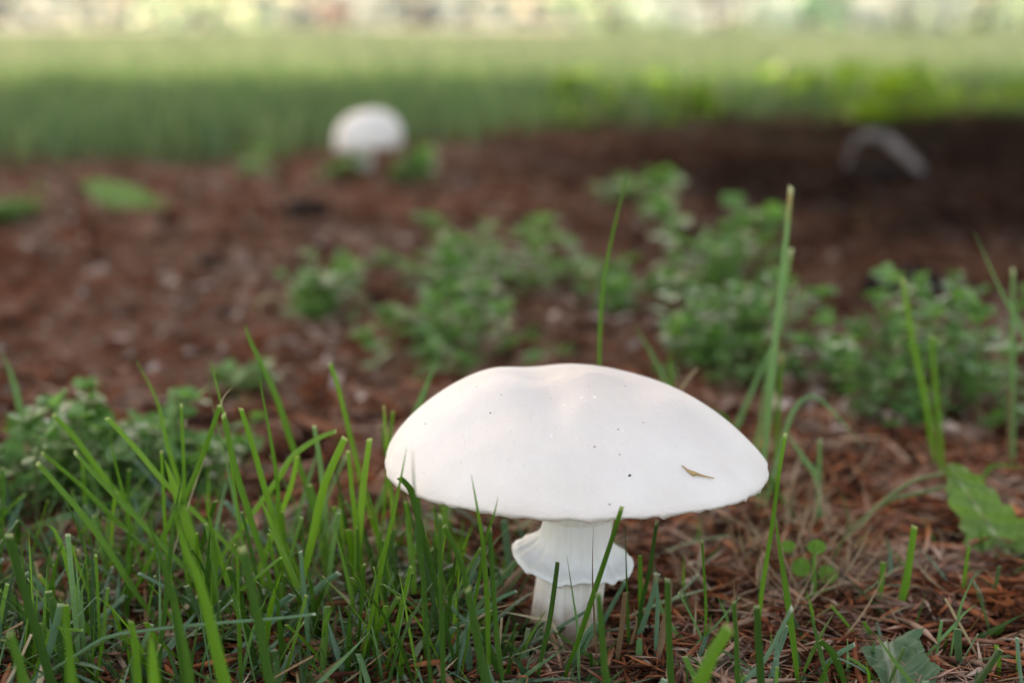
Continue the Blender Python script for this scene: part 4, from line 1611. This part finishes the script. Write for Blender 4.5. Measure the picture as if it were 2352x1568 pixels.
# thin stalks leading to the drooping leaf
st = empty('leaf_stalk_pair', ground_px(*c3((790, 1010))[0]))
tag(st, 'forked pale green stalk arching over straw toward the toothed leaf', 'stalk')
for pts in (((790, 1010), (930, 870), (1060, 745), (1200, 645), (1350, 605)), ((1050, 755), (1120, 720), (1220, 700), (1350, 668))):
    P = [at(*q, .40) for q in c3(*pts)]
    V, Q = tube(catmull(P, 20), [.00085 - .0003 * i / 20 for i in range(21)], 6)
    link('stalk', np_mesh('stalk', V, Q), M_weedstem, st)

# seedling with round leaves
sb = ground_px(*c3((690, 1175))[0])
sd = empty('seedling', sb)
tag(sd, 'tiny seedling with round bright leaves among straw', 'seedling')
Ds = sb.y
cen = at(*c3((715, 1080))[0], Ds)
V, Q = tube(catmull([sb - Vector((0, 0, .002)), sb.lerp(cen, .5) + Vector((.0006, 0, 0)), cen], 8), [.0004] * 9, 6)
link('stem', np_mesh('stem', V, Q), M_weedstem, sd)
M_round = broad_mat('round_leaf', (.085, .200, .038), (.120, .260, .055), (.14, .28, .08), .35, .4)
for (x, y, rx, ry) in ((635, 940, 34, 30), (765, 942, 46, 35), (695, 1036, 46, 46), (818, 1070, 47, 45)):
    c = at(*c3((x, y))[0], Ds - .002)
    rx_, ry_ = rx * .5 / F * Ds, ry * .5 / F * Ds
    up = Vector((0, .45, .9)).normalized()
    V, UV, Q = [tuple(c + Vector((0, .0006, 0)))], [], []
    n = 24
    for ring, rr in enumerate((.5, 1.0)):
        for j in range(n):
            a = 2 * math.pi * j / n
            ir = rr * (1 + .04 * math.sin(3 * a + x))
            V.append(tuple(c + Vector((1, 0, 0)) * rx_ * ir * math.cos(a) + up * ry_ * ir * math.sin(a) + Vector((0, -.0004 * (ring == 0) - .0003 * math.sin(2 * a) * ring, 0))))
    for j in range(n):
        j2 = (j + 1) % n
        Q.append((0, 1 + j, 1 + j2))
        Q.append((1 + j, 1 + n + j, 1 + n + j2))
        Q.append((1 + j, 1 + n + j2, 1 + j2))
    for q in Q:
        for vi in q:
            w = Vector(V[vi]) - c
            UV.append((.5 + w.x / rx_ * .5, .5 + w.z / ry_ * .5))
    lo = link('leaf', np_mesh('leaf', V, Q, UV), M_round, sd)
    V, Q = tube([cen, cen.lerp(c, .5) + Vector((0, .001, -.0006)), c + Vector((0, .0008, 0))], (.0003,) * 3, 5)
    link('leaf_stalk', np_mesh('leaf_stalk', V, Q), M_weedstem, sd)


# ------------------------------------------------------------------ clods, pebbles, curled pale stalk
def lump(name, label, cat, px, py, rx, ry, mat, seed, sub=3, amp=.35, group=None, freq=2.0):
    g = ground_px(px, py)
    kx = g.y / F
    bm = bmesh.new()
    bmesh.ops.create_icosphere(bm, subdivisions=sub, radius=1)
    for v in bm.verts:
        s = 1 + amp * mnoise.noise(v.co * freq + Vector((seed * 7.1, 0, 0))) + amp * .5 * mnoise.noise(v.co * freq * 3 + Vector((0, seed * 3.3, 0)))
        v.co = Vector((v.co.x * rx * kx, v.co.y * rx * kx * .8, v.co.z * ry * kx)) * s
        v.co += Vector((g.x, g.y, g.z + ry * kx * .75))
    me = bpy.data.meshes.new(name)
    bm.to_mesh(me)
    bm.free()
    for pl in me.polygons:
        pl.use_smooth = True
    return tag(link(name, me, mat), label, cat, group)


lump('soil_clod', 'black earth clod beside a white pebble', 'clod', 527, 738, 30, 20, M_clod, 1)
lump('pebble', 'white pebble touching the black clod', 'pebble', 484, 742, 12, 11, M_pebble, 2, 2, .15)
lump('pebble', 'lone white pebble in open litter', 'pebble', 430, 728, 13, 12, M_pebble, 3, 2, .15)
lump('soil_clod', 'dark clod in middle of shaded litter', 'clod', 2080, 700, 95, 48, M_clod, 4)
lump('soil_clod', 'dark hollow clod on open litter far from weeds', 'clod', 490, 610, 34, 14, M_clod, 5)
lump('soil_clod', 'black clod under the broad plantain leaf line', 'clod', 710, 500, 45, 24, M_clod, 6)
lump('soil_clod', 'long black clod near the yellow green sprig', 'clod', 1180, 505, 60, 9, M_clod, 7)
lump('soil_clod', 'black clod in shadow of the grey root', 'clod', 2010, 415, 85, 20, M_clod, 8)
lump('rotten_wood', 'crumbly orange chip of rotten wood by toothed leaf', 'wood chip', *c3((1640, 1265))[0], 27, 24, M_rust, 9, 4, .6, None, 3.5)
lump('rotten_wood', 'dark red crumb of rotten wood under the cap', 'wood chip', *c3((190, 885))[0], 20, 18, M_rust, 10, 4, .6, None, 3.5)
lump('rotten_wood', 'orange crumb of wood in black humus', 'wood chip', 1962, 640, 16, 14, M_rust, 11, 3, .5)
P = [ground_px(588, 735), at(592, 700, .73), at(615, 678, .735), at(650, 690, .74), at(660, 715, .745)]
V, Q, UV = ribbon(P, 8 / F * .75, 'point', .2)
tag(link('curled_stalk', np_mesh('curled_stalk', V, Q, UV), GM['s']), 'pale dry stalk curling beside chickweed', 'stalk')
for i, (a, b, c_, lb) in enumerate((((1990, 560), (1975, 500), (1985, 470), 'thin pale straw standing in black humus'),)):
    P = [ground_px(*a), at(*b, ground_px(*a).y), at(*c_, ground_px(*a).y)]
    V, Q, UV = ribbon(P, 6 / F * .9, 'point', .2)
    tag(link('dry_straw', np_mesh('dry_straw', V, Q, UV), M_straw), lb, 'straw')


# ------------------------------------------------------------------ far shrubs and pot
def shrub(label, x, y, r, h, n, leaf, seed, mat=None, trunks=3):
    rng = np.random.default_rng(seed)
    root = empty('shrub', (x, y, 0))
    tag(root, label, 'shrub', 'shrubs beyond the lawn')
    q = rng.normal(size=(n, 3))
    q /= np.linalg.norm(q, axis=1)[:, None]
    q *= rng.uniform(.2, 1, n)[:, None] ** .4
    q[:, 2] = np.abs(q[:, 2]) * 1.0
    nz = .22 * np.sin(q * 6 + seed)[:, [1, 2, 0]]
    q = (q + nz) * np.array((r, r * .8, h)) + np.array((x, y, .04))
    q[:, 2] = np.maximum(q[:, 2], .03)
    V, Q = leaf_cards(q, leaf, .7, rng, .55)
    cr = link('crown', np_mesh('crown', V, Q, smooth=False), mat or M_shrub, root)
    cr['kind'] = 'stuff'
    for i in range(trunks):
        a = i * 2.1 + seed
        V, Q = tube([(x, y, -.05), (x + .2 * r * math.cos(a), y + .2 * r * math.sin(a), h * .4), (x + .5 * r * math.cos(a), y + .5 * r * math.sin(a), h * .8)], (.03, .025, .01), 6)
        link('stem', np_mesh('stem', V, Q), M_bark, root)


M_shrub2 = ramp_mat('shrub_leaf_silver', [(0, (.27, .34, .36)), (1, (.50, .54, .58))], .45, .5, 20, .3, None, (1.1, 1.15, 1.05))
M_shrub3 = ramp_mat('shrub_leaf_bluish', [(0, (.18, .36, .27)), (1, (.34, .50, .40))], .45, .5, 20, .3, None, (1, 1.15, 1.0))
for i, (x, y, r, h, mt, lb) in enumerate((
        (2.0, 14.2, .9, .9, M_shrub2, 'silvery shrub at the near end of the row beyond the lawn'),
        (3.1, 15.0, .6, .8, M_shrub3, 'bluish green shrub second in the row beyond the lawn'),
        (3.9, 14.4, .6, .7, M_shrub2, 'small silvery shrub between two greener ones'),
        (4.9, 15.2, .9, 1.0, M_shrub, 'mid green shrub near the end of the row'),
        (6.2, 14.6, .8, .9, M_shrub2, 'pale shrub at the open end of the row'),
        (7.6, 15.2, .9, 1.1, M_shrub, 'green shrub closing the row beyond the lawn'),
        (1.2, 17.5, .8, .9, M_shrub, 'green shrub standing past the path end'),
        (-1.6, 24, 1.6, 1.4, M_shrub2, 'silvery shrub far behind the gravel path'),
        (-4.6, 22, 1.1, 1.0, M_shrub, 'green shrub behind the gravel path'),
        (-8.2, 23, 1.7, 1.4, M_shrub2, 'broad silvery shrub behind the gravel path end'))):
    shrub(lb, x, y, r, h, 420, .15, 50 + i, mt)
# far hedge, one mass
n = 15000
x = NPR.uniform(-34, 34, n)
y = 32 + NPR.uniform(-1.2, 1.2, n)
z = NPR.uniform(0, 1, n) * (3.0 + .8 * np.sin(x * .7) + .5 * np.sin(x * 1.9))
V, Q = leaf_cards(np.stack([x, y, z], -1), .45, .8, NPR, .6)
tag(link('far_hedge', np_mesh('far_hedge', V, Q, smooth=False), M_shrub2), 'pale sunlit hedge closing the view', 'hedge', kind='stuff')
bx, by = at(770, 20, 18).x, 18
pr = [(.16, 0), (.19, .12), (.225, .30), (.245, .31), (.245, .37), (.215, .37), (.2, .30), (.15, .28), (.001, .28)]
V, Q = [], []
for (r, z) in pr:
    for k in range(24):
        a = 2 * math.pi * k / 24
        V.append((bx + r * math.cos(a), by + r * math.sin(a), z))
for i in range(len(pr) - 1):
    for k in range(24):
        Q.append((i * 24 + k, i * 24 + (k + 1) % 24, (i + 1) * 24 + (k + 1) % 24, (i + 1) * 24 + k))
tag(link('plant_pot', np_mesh('plant_pot', V, Q), M_terracotta), 'terracotta pot standing beyond the gravel path', 'pot')
